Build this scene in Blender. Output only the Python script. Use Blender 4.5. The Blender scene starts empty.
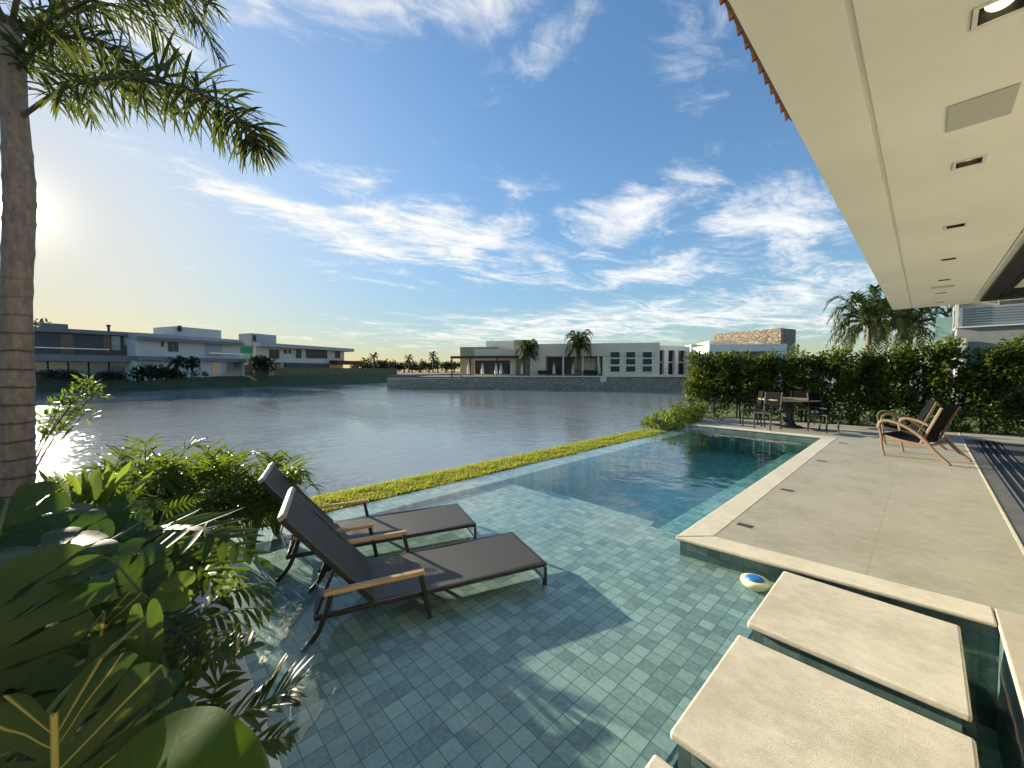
import bpy, bmesh, math, random
from mathutils import Vector, Matrix, noise
R = math.radians
rnd = random.Random(7)
sc = bpy.context.scene
COL = sc.collection

# ------------------------------------------------------------------ camera, sky, sun, exposure
F = 388.0
YAW, PITCH, EYE = R(46.772), R(1.919), 1.8
cd = bpy.data.cameras.new("camera")
cam = bpy.data.objects.new("camera", cd)
COL.objects.link(cam)
cam.location = (0, 0, EYE)
cam.rotation_euler = (math.pi / 2 - PITCH, 0, YAW)
cd.sensor_width = 36.0
cd.lens = 36.0 * F / 1024
cd.clip_start = 0.02
cd.clip_end = 12000
sc.camera = cam

FW = Vector((-math.sin(YAW) * math.cos(PITCH), math.cos(YAW) * math.cos(PITCH), -math.sin(PITCH)))
RT = Vector((math.cos(YAW), math.sin(YAW), 0))
UP = RT.cross(FW)
EYEP = Vector((0, 0, EYE))


def ray(x, y):
    return FW + RT * ((x - 512) / F) + UP * ((384 - y) / F)


def at(x, y, d):            # the place d metres into the scene seen at that spot of the survey photo
    return EYEP + ray(x, y) * d


def ground(x, y, z=0.0):
    d = ray(x, y)
    return EYEP + d * ((z - EYE) / d.z)


SUN_EL = R(14.5)
SUN_DIR = Vector((-0.989 * math.cos(SUN_EL), -0.152 * math.cos(SUN_EL), math.sin(SUN_EL))).normalized()
SUN_AZ = math.atan2(SUN_DIR.x, SUN_DIR.y)     # clockwise from +Y

sl = bpy.data.lights.new("sun", 'SUN')
sl.energy = 4.6
sl.angle = R(0.6)
sl.color = (1.0, 0.89, 0.68)
so = bpy.data.objects.new("sun", sl)
COL.objects.link(so)
so.rotation_euler = SUN_DIR.to_track_quat('Z', 'Y').to_euler()
so.location = (-20, -3, 12)

sc.view_settings.view_transform = 'Standard'
sc.view_settings.look = 'None'
sc.view_settings.gamma = 1.0
sc.view_settings.use_curve_mapping = False
sc.view_settings.exposure = 1.36
sc.render.engine = 'CYCLES'
sc.cycles.use_denoising = True
sc.cycles.max_bounces = 9
sc.cycles.transparent_max_bounces = 12
sc.cycles.caustics_reflective = False
sc.cycles.caustics_refractive = False
sc.cycles.sample_clamp_indirect = 6.0
sc.cycles.sample_clamp_direct = 0.0


class NT:                    # tiny node-tree writer
    def __init__(self, tree):
        self.t = tree
        tree.nodes.clear()

    def n(self, typ, ins=None, **props):
        nd = self.t.nodes.new(typ)
        for k, v in props.items():
            setattr(nd, k, v)
        for k, v in (ins or {}).items():
            self.put(nd.inputs[k], v)
        return nd

    def put(self, sock, v):
        if isinstance(v, bpy.types.NodeSocket):
            self.t.links.new(v, sock)
        elif isinstance(v, bpy.types.Node):
            self.t.links.new(v.outputs[0], sock)
        else:
            if isinstance(v, (tuple, list)) and len(v) == 3 and sock.type == 'RGBA':
                v = (*v, 1)
            sock.default_value = v

    def m(self, op, a, b=0.0, c=None, clamp=False):
        nd = self.n('ShaderNodeMath', operation=op, use_clamp=clamp)
        self.put(nd.inputs[0], a)
        self.put(nd.inputs[1], b)
        if c is not None:
            self.put(nd.inputs[2], c)
        return nd.outputs[0]

    def ramp(self, f, *stops, interp='LINEAR'):
        nd = self.n('ShaderNodeValToRGB')
        cr = nd.color_ramp
        cr.interpolation = interp
        while len(cr.elements) < len(stops):
            cr.elements.new(0.5)
        for e, (p, c) in zip(cr.elements, stops):
            e.position = p
            e.color = (*c, 1) if isinstance(c, (tuple, list)) else (c, c, c, 1)
        self.put(nd.inputs[0], f)
        return nd.outputs[0]

    def sstep(self, v, lo, hi):
        nd = self.n('ShaderNodeMapRange', interpolation_type='SMOOTHSTEP', clamp=True)
        self.put(nd.inputs[0], v)
        nd.inputs[1].default_value = lo
        nd.inputs[2].default_value = hi
        return nd.outputs[0]

    def mix(self, f, a, b, blend='MIX'):
        nd = self.n('ShaderNodeMix', data_type='RGBA', blend_type=blend)
        self.put(nd.inputs[0], f)
        self.put(nd.inputs[6], a)
        self.put(nd.inputs[7], b)
        return nd.outputs[2]

    def noise(self, vec, scale, detail=4, rough=0.55, dist=0.0):
        return self.n('ShaderNodeTexNoise', {'Vector': vec, 'Scale': scale, 'Detail': detail, 'Roughness': rough, 'Distortion': dist}).outputs[0]

    def dot(self, v, d):
        nd = self.n('ShaderNodeVectorMath', {0: v, 1: tuple(d)}, operation='DOT_PRODUCT')
        return nd.outputs['Value']


def azel(px, py):
    d = ray(px, py)
    return math.atan2(d.dot(RT), d.dot(Vector((FW.x, FW.y, 0)).normalized())), math.asin(d.z / d.length)


def build_sky():
    w = bpy.data.worlds.new("World")
    sc.world = w
    w.use_nodes = True
    t = NT(w.node_tree)
    sky = t.n('ShaderNodeTexSky', sky_type='NISHITA', sun_disc=False)
    sky.sun_elevation = SUN_EL
    sky.sun_rotation = SUN_AZ
    sky.altitude = 0
    sky.air_density = 1.0
    sky.dust_density = 0.25
    sky.ozone_density = 2.2
    d = t.n('ShaderNodeTexCoord').outputs['Generated']
    fh = Vector((FW.x, FW.y, 0)).normalized()
    sep = t.n('ShaderNodeSeparateXYZ', {0: d})
    z = sep.outputs[2]
    az = t.m('ARCTAN2', t.dot(d, RT), t.dot(d, fh))
    el = t.m('ARCSINE', z)
    # where the cloud banks lie in the sky (bearing, height, half sizes, tilt, weight)
    banks = [((330, 238), 125, 26, -13, .80), ((450, 232), 120, 40, -14, .80), ((500, 185), 60, 18, -6, .55), ((640, 215), 110, 34, 14, .78),
             ((770, 225), 110, 58, 10, .85), ((690, 262), 130, 24, 4, .72), ((430, 8), 230, 42, 8, .80), ((560, 30), 110, 40, 30, .6), ((690, 60), 90, 70, 0, .50),
             ((640, 318), 290, 20, 2, .86), ((520, 335), 200, 14, 0, .72), ((820, 300), 130, 36, 4, .75), ((130, 15), 70, 40, 0, .5)]
    mask = None
    for (px, py), hw, hh, tilt, wt in banks:
        a0, e0 = azel(px, py)
        a1 = azel(px + hw, py)[0]
        e1 = azel(px, py - hh)[1]
        L, W = abs(a1 - a0) * 1.12, abs(e1 - e0) * 1.25
        c, s = math.cos(R(tilt)), math.sin(R(tilt))
        du, dv = t.m('SUBTRACT', az, a0), t.m('SUBTRACT', el, e0)
        x = t.m('ADD', t.m('MULTIPLY', du, c / L), t.m('MULTIPLY', dv, s / L))
        y = t.m('ADD', t.m('MULTIPLY', du, -s / W), t.m('MULTIPLY', dv, c / W))
        r2 = t.m('ADD', t.m('MULTIPLY', x, x), t.m('MULTIPLY', y, y))
        g = t.m('MULTIPLY', t.m('EXPONENT', t.m('MULTIPLY', r2, -0.9)), wt)
        mask = g if mask is None else t.m('MAXIMUM', mask, g)
    # the cloud sheet itself: fibrous noise on a high flat layer
    zz = t.m('ADD', t.m('MAXIMUM', z, 0.0), 0.06)
    u = t.m('DIVIDE', t.dot(d, RT), zz)
    v = t.m('DIVIDE', t.dot(d, fh), zz)
    ca, sa = math.cos(R(28)), math.sin(R(28))
    uu = t.m('ADD', t.m('MULTIPLY', u, ca), t.m('MULTIPLY', v, sa))
    vv = t.m('ADD', t.m('MULTIPLY', u, -sa), t.m('MULTIPLY', v, ca))
    p = t.n('ShaderNodeCombineXYZ', {0: t.m('MULTIPLY', uu, 0.75), 1: t.m('MULTIPLY', vv, 1.15), 2: 3.7})
    n1 = t.noise(p, 2.3, 10, 0.62, 0.9)
    n2 = t.noise(p, 0.75, 3, 0.5, 0.3)
    n3 = t.noise(p, 8.0, 7, 0.68, 1.2)
    nn = t.m('ADD', t.m('ADD', t.m('MULTIPLY', n1, 0.62), t.m('MULTIPLY', n2, 0.25)), t.m('MULTIPLY', n3, 0.22))
    nn = t.m('ADD', 0.5, t.m('MULTIPLY', t.m('SUBTRACT', nn, 0.53), 1.9))
    dens = t.m('ADD', nn, t.m('MULTIPLY', t.m('SUBTRACT', mask, 0.55), 0.62))
    cl = t.sstep(dens, 0.39, 0.88)
    cl = t.m('MULTIPLY', cl, t.sstep(z, 0.0, 0.05))
    sd = t.m('MAXIMUM', t.dot(d, SUN_DIR), 0.0)
    g1 = t.m('MULTIPLY', t.m('POWER', sd, 5000.0), 70.0)
    g2 = t.m('MULTIPLY', t.m('POWER', sd, 600.0), 1.5)
    g3 = t.m('MULTIPLY', t.m('POWER', sd, 6.0), 0.55)
    skyc = t.n('ShaderNodeHueSaturation', {'Saturation': 1.12, 'Value': 0.84, 'Color': sky.outputs[0]}).outputs[0]
    # sky brightness compressed so that it levels off towards the sun
    lum = t.dot(skyc, (.25, .6, .15))
    q = t.m('DIVIDE', lum, 2.2)
    k = t.m('DIVIDE', 1.0, t.m('SQRT', t.m('ADD', 1.0, t.m('MULTIPLY', q, q))))
    skyc = t.n('ShaderNodeVectorMath', {0: skyc, 'Scale': k}, operation='SCALE').outputs[0]
    ccol = t.mix(t.m('POWER', sd, 3.0), (3.5, 3.5, 3.5), (3.8, 3.5, 2.9))
    col = t.mix(t.m('MULTIPLY', cl, 0.93), skyc, ccol)
    for g, c in ((g1, (1, .9, .68)), (g2, (1, .86, .55)), (g3, (1, .89, .56))):
        col = t.mix(1.0, col, t.n('ShaderNodeVectorMath', {0: c, 'Scale': g}, operation='SCALE').outputs[0], 'ADD')
    bg = t.n('ShaderNodeBackground', {'Color': col, 'Strength': 0.12})
    t.n('ShaderNodeOutputWorld', {'Surface': bg})


build_sky()


# ------------------------------------------------------------------ materials
def newmat(name):
    m = bpy.data.materials.new(name)
    m.use_nodes = True
    return m, NT(m.node_tree)


def pbr(name, col, rough=0.6, metal=0.0, vary=0.0, scale=6.0, bump=0.0, bscale=60.0, col2=None, spec=0.5, stretch=None, emit=None):
    m, t = newmat(name)
    co = t.n('ShaderNodeTexCoord').outputs['Object']
    if stretch:
        co = t.n('ShaderNodeMapping', {0: co, 3: stretch}).outputs[0]
    c = col
    if vary or col2:
        f = t.noise(co, scale, 6, 0.62)
        c2 = col2 or tuple(x * (1 - vary) for x in col)
        f = t.sstep(f, 0.3, 0.7)
        c = t.mix(f, col, c2)
    p = t.n('ShaderNodeBsdfPrincipled', {'Base Color': c, 'Roughness': rough, 'Metallic': metal, 'Specular IOR Level': spec})
    if bump:
        b = t.n('ShaderNodeBump', {'Height': t.noise(co, bscale, 5, 0.6), 'Strength': bump, 'Distance': 0.01})
        t.put(p.inputs['Normal'], b.outputs[0])
    if emit:
        p.inputs['Emission Color'].default_value = (*emit[0], 1)
        p.inputs['Emission Strength'].default_value = emit[1]
    t.n('ShaderNodeOutputMaterial', {0: p})
    return m


def leafmat(name, col, col2, trans=(.25, .4, .05), rough=0.35, tfac=0.35, vein=None, scale=3.0, spec=0.3):
    m, t = newmat(name)
    co = t.n('ShaderNodeTexCoord')
    gm = t.n('ShaderNodeNewGeometry')
    f = t.m('ADD', t.m('MULTIPLY', gm.outputs['Random Per Island'], 0.6), t.m('MULTIPLY', t.noise(co.outputs['Object'], scale, 4), 0.4))
    c = t.mix(f, col, col2)
    tc = t.mix(f, trans, tuple(x * .6 for x in trans))
    if vein:
        s = t.n('ShaderNodeSeparateXYZ', {0: co.outputs['UV']})
        v, q = s.outputs[0], s.outputs[1]
        mid = t.m('SUBTRACT', 1.0, t.sstep(v, 0.008, 0.022))
        lat = t.m('SUBTRACT', 1.0, t.sstep(t.m('ABSOLUTE', t.m('SUBTRACT', q, 0.5)), 0.012, 0.05))
        lat = t.m('MULTIPLY', lat, t.m('SUBTRACT', 1.0, t.sstep(v, 0.3, 0.85)))
        vm = t.m('MAXIMUM', mid, t.m('MULTIPLY', lat, 0.75))
        c = t.mix(vm, c, vein)
        tc = t.mix(vm, tc, tuple(x * .8 for x in vein))
    p = t.n('ShaderNodeBsdfPrincipled', {'Base Color': c, 'Roughness': rough, 'Specular IOR Level': spec})
    b = t.n('ShaderNodeBump', {'Height': t.noise(co.outputs['Object'], 25.0, 3), 'Strength': 0.12, 'Distance': 0.01})
    t.put(p.inputs['Normal'], b.outputs[0])
    tr = t.n('ShaderNodeBsdfTranslucent', {'Color': tc})
    mx = t.n('ShaderNodeMixShader', {0: tfac, 1: p, 2: tr})
    t.n('ShaderNodeOutputMaterial', {0: mx})
    return m


def tilemat(name, axes, size=(0.1, 0.1), c1=(.12, .19, .17), c2=(.40, .52, .47), grout=(.085, .135, .125), rough=0.35):
    m, t = newmat(name)
    co = t.n('ShaderNodeTexCoord').outputs['Object']
    s = t.n('ShaderNodeSeparateXYZ', {0: co})
    uv = t.n('ShaderNodeCombineXYZ', {0: s.outputs[axes[0]], 1: s.outputs[axes[1]]})
    br = t.n('ShaderNodeTexBrick', {'Vector': uv, 'Color1': (0, 0, 0), 'Color2': (1, 1, 1), 'Mortar': (0, 0, 0), 'Scale': 1.0, 'Mortar Size': 0.0028,
                                    'Mortar Smooth': 0.25, 'Brick Width': size[0], 'Row Height': size[1]}, offset=0.0, squash=1.0)
    n1 = t.noise(co, 38.0, 7, 0.7)
    n2 = t.noise(co, 2.0, 3, 0.5)
    f = t.m('ADD', t.m('MULTIPLY', br.outputs[0], 0.62), t.m('MULTIPLY', t.m('SUBTRACT', n1, 0.5), 1.1))
    f = t.m('ADD', f, t.m('MULTIPLY', n2, 0.35))
    c = t.ramp(f, (0.0, c1), (0.45, tuple((a + b) / 2 for a, b in zip(c1, c2))), (1.0, c2))
    warm = t.n('ShaderNodeHueSaturation', {'Hue': t.m('ADD', 0.47, t.m('MULTIPLY', t.noise(co, 6.0, 2), 0.06)), 'Saturation': 0.95, 'Color': c}).outputs[0]
    c = t.mix(br.outputs['Fac'], warm, grout)
    p = t.n('ShaderNodeBsdfPrincipled', {'Base Color': c, 'Roughness': rough})
    h = t.m('SUBTRACT', t.m('MULTIPLY', n1, 0.3), br.outputs['Fac'])
    b = t.n('ShaderNodeBump', {'Height': h, 'Strength': 0.5, 'Distance': 0.003})
    t.put(p.inputs['Normal'], b.outputs[0])
    t.n('ShaderNodeOutputMaterial', {0: p})
    return m


def deckmat(name, c1, c2, jx=1.18, jy=2.4, ox=0.0, oy=0.0, joints=True):
    m, t = newmat(name)
    co = t.n('ShaderNodeTexCoord').outputs['Object']
    n1 = t.noise(co, 1.6, 5, 0.6)
    n2 = t.noise(t.n('ShaderNodeMapping', {0: co, 3: (1, 1.25, 1)}).outputs[0], 9.0, 8, 0.72, 0.2)
    n3 = t.noise(co, 120.0, 5, 0.8)
    f = t.m('ADD', t.m('MULTIPLY', n1, 0.45), t.m('ADD', t.m('MULTIPLY', n2, 0.45), t.m('MULTIPLY', n3, 0.35)))
    c = t.mix(t.sstep(f, 0.42, 0.80), c1, c2)
    sc_ = t.sstep(t.noise(co, 17.0, 8, .75, 1.5), .66, .72)
    c = t.mix(t.m('MULTIPLY', sc_, .35), c, (c1[0] * .5, c1[1] * .46, c1[2] * .4))
    st = t.sstep(t.noise(co, 2.6, 6, .68, .8), .56, .74)
    c = t.mix(t.m('MULTIPLY', st, .42), c, (c1[0] * .72, c1[1] * .66, c1[2] * .55))
    sp = t.sstep(t.noise(co, 55.0, 3, 0.8), 0.70, 0.76)
    c = t.mix(t.m('MULTIPLY', sp, 0.4), c, tuple(x * .5 for x in c1))
    h = n3
    if joints:
        mp = t.n('ShaderNodeMapping', {0: co, 1: (ox, oy, 0)}).outputs[0]
        br = t.n('ShaderNodeTexBrick', {'Vector': mp, 'Scale': 1.0, 'Mortar Size': 0.0025, 'Mortar Smooth': 0.1, 'Brick Width': jx, 'Row Height': jy},
                 offset=0.0)
        c = t.mix(br.outputs['Fac'], c, tuple(x * .62 for x in c2))
        h = t.m('SUBTRACT', t.m('MULTIPLY', n3, 0.5), br.outputs['Fac'])
    p = t.n('ShaderNodeBsdfPrincipled', {'Base Color': c, 'Roughness': 0.72, 'Specular IOR Level': 0.35})
    b = t.n('ShaderNodeBump', {'Height': h, 'Strength': 0.55, 'Distance': 0.006})
    t.put(p.inputs['Normal'], b.outputs[0])
    t.n('ShaderNodeOutputMaterial', {0: p})
    return m


def poolwater():
    m, t = newmat('pool_water')
    co = t.n('ShaderNodeTexCoord').outputs['Object']
    h = t.m('ADD', t.m('MULTIPLY', t.noise(co, 2.2, 2, 0.5), 1.0), t.m('MULTIPLY', t.noise(co, 8.0, 3, 0.5), 0.16))
    b = t.n('ShaderNodeBump', {'Height': h, 'Strength': 0.22, 'Distance': 0.05}).outputs[0]
    gm = t.n('ShaderNodeNewGeometry')
    dt = t.n('ShaderNodeVectorMath', {0: gm.outputs['Incoming'], 1: b}, operation='DOT_PRODUCT').outputs['Value']
    k5 = t.m('POWER', t.m('SUBTRACT', 1.0, t.m('ABSOLUTE', dt), clamp=True), 5.0)
    fr = t.m('ADD', 0.02, t.m('MULTIPLY', k5, 0.95))
    tr = t.n('ShaderNodeBsdfTransparent', {'Color': (.95, 1.0, .99)})
    gl = t.n('ShaderNodeBsdfGlossy', {'Color': (1, 1, 1), 'Roughness': 0.015, 'Normal': b})
    mx = t.n('ShaderNodeMixShader', {0: fr, 1: tr, 2: gl})
    va = t.n('ShaderNodeVolumeAbsorption', {'Color': (.12, .93, .92), 'Density': 0.25})
    t.n('ShaderNodeOutputMaterial', {'Surface': mx, 'Volume': va})
    return m


def lakewater():
    m, t = newmat('lake_water')
    co = t.n('ShaderNodeTexCoord').outputs['Object']
    mp = t.n('ShaderNodeMapping', {0: co, 2: (0, 0, R(25)), 3: (1.0, 0.55, 1)}).outputs[0]
    h = t.m('ADD', t.m('ADD', t.m('MULTIPLY', t.noise(mp, 2.6, 4, 0.62, 0.4), 1.0), t.m('MULTIPLY', t.noise(mp, 7.5, 3, 0.6, 0.3), 0.35)), t.m('MULTIPLY', t.noise(mp, 0.35, 3, 0.5), 1.0))
    calm = t.sstep(t.noise(t.n('ShaderNodeMapping', {0: co, 2: (0, 0, R(-30)), 3: (.05, .16, 1)}).outputs[0], 1.0, 4, .6, .6), .38, .66)
    b = t.n('ShaderNodeBump', {'Height': h, 'Strength': t.m('ADD', .14, t.m('MULTIPLY', calm, .42)), 'Distance': 0.12}).outputs[0]
    p = t.n('ShaderNodeBsdfPrincipled', {'Base Color': (.22, .245, .25), 'Roughness': 0.06, 'IOR': 1.5, 'Normal': b})
    t.n('ShaderNodeOutputMaterial', {0: p})
    return m


def stonewall(name, c1, c2, scale=1.6):
    m, t = newmat(name)
    co = t.n('ShaderNodeTexCoord').outputs['Object']
    mp = t.n('ShaderNodeMapping', {0: co, 3: (1, 1, 1.7)}).outputs[0]
    v = t.n('ShaderNodeTexVoronoi', {'Vector': mp, 'Scale': scale})
    e = t.n('ShaderNodeTexVoronoi', {'Vector': mp, 'Scale': scale}, feature='DISTANCE_TO_EDGE')
    s = t.n('ShaderNodeSeparateColor', {0: v.outputs['Color']})
    f = t.m('ADD', t.m('MULTIPLY', s.outputs[0], 0.7), t.m('MULTIPLY', t.noise(co, 9, 4), 0.35))
    c = t.mix(f, c1, c2)
    c = t.mix(t.sstep(e.outputs['Distance'], 0.0, 0.07), tuple(x * .6 for x in c1), c)
    p = t.n('ShaderNodeBsdfPrincipled', {'Base Color': c, 'Roughness': 0.85})
    b = t.n('ShaderNodeBump', {'Height': t.sstep(e.outputs['Distance'], 0.0, 0.12), 'Strength': 0.8, 'Distance': 0.08})
    t.put(p.inputs['Normal'], b.outputs[0])
    t.n('ShaderNodeOutputMaterial', {0: p})
    return m


M = {}
M['tile_floor'] = tilemat('tile_floor', (0, 1))
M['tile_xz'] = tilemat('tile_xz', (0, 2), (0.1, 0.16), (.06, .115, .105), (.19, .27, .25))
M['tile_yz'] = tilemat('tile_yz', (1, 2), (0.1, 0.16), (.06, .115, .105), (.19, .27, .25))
M['deck'] = deckmat('deck', (.30, .28, .215), (.43, .41, .325), 1.18, 2.6, 0.29, -4.5)
M['coping'] = deckmat('coping', (.54, .49, .37), (.72, .67, .54), joints=False)
M['slab'] = deckmat('slab', (.44, .395, .30), (.70, .65, .53), joints=False)
M['sidefloor'] = deckmat('sidefloor', (.40, .35, .27), (.52, .47, .38), joints=False)
M['ceiling'] = pbr('ceiling', (.90, .91, .83), 0.85, vary=.10, scale=.9, bump=.08, bscale=35)
M['trim_white'] = pbr('trim_white', (.74, .73, .68), 0.6)
M['panel'] = pbr('panel', (.52, .52, .47), 0.7)
M['fascia'] = pbr('fascia', (.72, .70, .62), 0.8, vary=.1)
M['black_metal'] = pbr('black_metal', (.008, .008, .009), 0.5, vary=.3, scale=20)
M['dark_metal'] = pbr('dark_metal', (.022, .02, .018), 0.38, 0.0, vary=.3, scale=30)
M['alu'] = pbr('alu', (.55, .55, .53), 0.35, 0.9)
M['sling'] = pbr('sling', (.058, .056, .050), 0.5, vary=.55, scale=75, bump=.5, bscale=420, spec=.5)
M['black_sling'] = pbr('black_sling', (.004, .004, .004), 0.8, vary=.2, spec=.12)
M['sling_back'] = pbr('sling_back', (.022, .021, .020), 0.6, vary=.2, scale=9, bump=.4, bscale=420)
M['sling_sunlit_edge'] = pbr('sling_sunlit_edge', (.30, .285, .25), 0.55, vary=.2)  # top edge of the dark sling, coloured pale to stand for sun on it
M['teak'] = pbr('teak', (.50, .34, .17), 0.5, col2=(.36, .225, .10), scale=14, stretch=(1, .12, 1), bump=.15, bscale=60)
M['wood'] = pbr('wood', (.26, .18, .11), 0.45, col2=(.17, .11, .06), scale=10, stretch=(.25, 1, .4), bump=.1)
M['tabletop'] = pbr('tabletop', (.42, .30, .18), 0.35, vary=.3, scale=5)
M['lamp'] = pbr('lamp', (.9, .85, .7), 0.4, emit=((1, .84, .50), .9))
M['lamp_off'] = pbr('lamp_off', (.62, .6, .5), 0.35)
M['terracotta'] = pbr('terracotta', (.62, .27, .12), 0.85, col2=(.40, .16, .08), scale=9, bump=.3)
M['greystone'] = pbr('greystone', (.16, .155, .14), 0.45, vary=.35, scale=5, bump=.1)
M['gloss_floor'] = pbr('gloss_floor', (.20, .195, .18), 0.22, vary=.25, scale=2)
M['soil'] = pbr('soil', (.045, .03, .02), 0.95, col2=(.11, .075, .05), scale=26, bump=.9, bscale=30)
M['planter'] = pbr('planter', (.78, .74, .65), 0.85, vary=.25, scale=8, bump=.25, bscale=90)
M['bark'] = pbr('bark', (.21, .165, .125), 0.9, col2=(.12, .095, .075), scale=7, bump=.5, bscale=40, stretch=(1, 1, .5))
def ringbark():
    m, t = newmat('palm_bark')
    co = t.n('ShaderNodeTexCoord').outputs['Object']
    z = t.n('ShaderNodeSeparateXYZ', {0: co}).outputs[2]
    zz = t.m('ADD', t.m('MULTIPLY', z, 6.2), t.m('MULTIPLY', t.noise(co, 2.0, 3), 0.5))
    fr = t.m('FRACT', zz)
    ring = t.m('SUBTRACT', 1.0, t.sstep(t.m('ABSOLUTE', t.m('SUBTRACT', fr, 0.5)), 0.02, 0.10))
    ring = t.m('MULTIPLY', ring, t.m('SUBTRACT', 1.0, t.m('MULTIPLY', t.sstep(z, 1.9, 2.8), 0.85)))
    n = t.noise(t.n('ShaderNodeMapping', {0: co, 3: (1, 1, .35)}).outputs[0], 22, 6, .7)
    c = t.mix(t.sstep(n, .3, .72), (.26, .205, .165), (.13, .105, .085))
    c = t.mix(t.m('MULTIPLY', ring, .8), c, (.05, .04, .032))
    p = t.n('ShaderNodeBsdfPrincipled', {'Base Color': c, 'Roughness': .85})
    b = t.n('ShaderNodeBump', {'Height': t.m('SUBTRACT', n, ring), 'Strength': .5, 'Distance': .012})
    t.put(p.inputs['Normal'], b.outputs[0])
    t.n('ShaderNodeOutputMaterial', {0: p})
    return m


M['palm_bark'] = ringbark()
M['twig'] = pbr('twig', (.10, .075, .045), 0.85, vary=.3)
M['petiole'] = pbr('petiole', (.12, .17, .045), 0.5, vary=.3)
M['grass'] = leafmat('grass', (.20, .25, .03), (.27, .29, .05), (.52, .56, .07), 0.6, 0.45)
M['lawn'] = pbr('lawn', (.07, .11, .02), 0.9, col2=(.11, .14, .035), scale=9, bump=.8, bscale=60)
M['bank'] = pbr('bank', (.055, .07, .022), 0.95, col2=(.085, .085, .035), scale=.5, bump=.5, bscale=3)
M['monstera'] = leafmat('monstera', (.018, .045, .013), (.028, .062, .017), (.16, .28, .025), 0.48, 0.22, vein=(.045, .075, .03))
M['monstera_vein'] = leafmat('monstera_vein', (.02, .046, .012), (.028, .06, .016), (.14, .24, .025), 0.4, 0.18, vein=(.42, .36, .10))
M['philo'] = leafmat('philo', (.022, .05, .014), (.04, .075, .018), (.24, .36, .03), 0.45, 0.36, spec=.15)
M['glossleaf'] = leafmat('glossleaf', (.03, .075, .016), (.04, .09, .02), (.28, .42, .03), 0.5, 0.5, vein=(.10, .17, .04), spec=.12)
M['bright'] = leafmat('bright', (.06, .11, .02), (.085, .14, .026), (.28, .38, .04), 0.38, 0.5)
M['shrub'] = leafmat('shrub', (.04, .08, .018), (.07, .11, .022), (.26, .36, .035), 0.38, 0.4)
M['frond'] = leafmat('frond', (.028, .055, .018), (.055, .085, .022), (.24, .30, .035), 0.36, 0.34)
M['palm'] = leafmat('palm', (.024, .038, .013), (.045, .06, .018), (.17, .21, .035), 0.55, 0.36, spec=.2)
M['palm_far'] = leafmat('palm_far', (.04, .06, .02), (.08, .085, .025), (.16, .20, .04), 0.5, 0.3)
M['hedge'] = leafmat('hedge', (.04, .075, .014), (.09, .125, .024), (.27, .33, .035), 0.42, 0.34, scale=1.4)
M['tree_far'] = leafmat('tree_far', (.02, .032, .014), (.04, .05, .02), (.06, .09, .02), 0.7, 0.2)
M['white_wall'] = pbr('white_wall', (.66, .63, .57), 0.85, vary=.12, scale=.4)
M['grey_wall'] = pbr('grey_wall', (.44, .45, .44), 0.85, vary=.12, scale=.5)
M['dark_wall'] = pbr('dark_wall', (.11, .10, .095), 0.8, vary=.2, scale=.5)
M['mid_band'] = pbr('mid_band', (.24, .23, .22), 0.8, vary=.2, scale=.5)
M['cedar'] = pbr('cedar', (.22, .14, .075), 0.7, vary=.3, scale=2, stretch=(3, 3, .2))
M['beige_wall'] = pbr('beige_wall', (.95, .76, .54), 0.85, vary=.1, scale=.3)
M['pale_wall'] = pbr('pale_wall', (.92, .85, .72), 0.85, vary=.08, scale=.3)
M['tan_wall'] = pbr('tan_wall', (.55, .43, .25), 0.85, vary=.2, scale=.4)
M['glass'] = pbr('glass', (.03, .036, .042), 0.2, vary=.5, scale=.9, spec=.4)
M['pale_glass'] = pbr('pale_glass', (.26, .28, .29), 0.12, vary=.6, scale=.5, spec=.8)
M['green_net'] = pbr('green_net', (.05, .30, .16), 0.8, vary=.2)
M['render_grey'] = pbr('render_grey', (.30, .30, .285), 0.9, vary=.15, scale=1.2)
M['rail_panel'] = pbr('rail_panel', (.34, .38, .41), 0.25)
M['green_glass'] = pbr('green_glass', (.25, .42, .38), 0.12, spec=.8)
M['fence'] = pbr('fence', (.17, .165, .085), 0.9, vary=.2, scale=.4, stretch=(2, 2, .2))
M['red_roof'] = pbr('red_roof', (.16, .035, .03), 0.8)
M['canvas'] = pbr('canvas', (.62, .58, .50), 0.85)
M['blue_rail'] = pbr('blue_rail', (.03, .05, .22), 0.5)
M['stone_wall'] = stonewall('stone_wall', (.30, .25, .18), (.50, .43, .31), 2.3)
M['stone_block'] = stonewall('stone_block', (.22, .165, .11), (.42, .35, .25), 1.3)
M['float_white'] = pbr('float_white', (.80, .72, .46), 0.5)
M['float_blue'] = pbr('float_blue', (.02, .16, .50), 0.35)
M['grate'] = pbr('grate', (.10, .095, .085), 0.5, 0.3)
M['pool_water'] = poolwater()
M['lake_water'] = lakewater()


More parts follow.
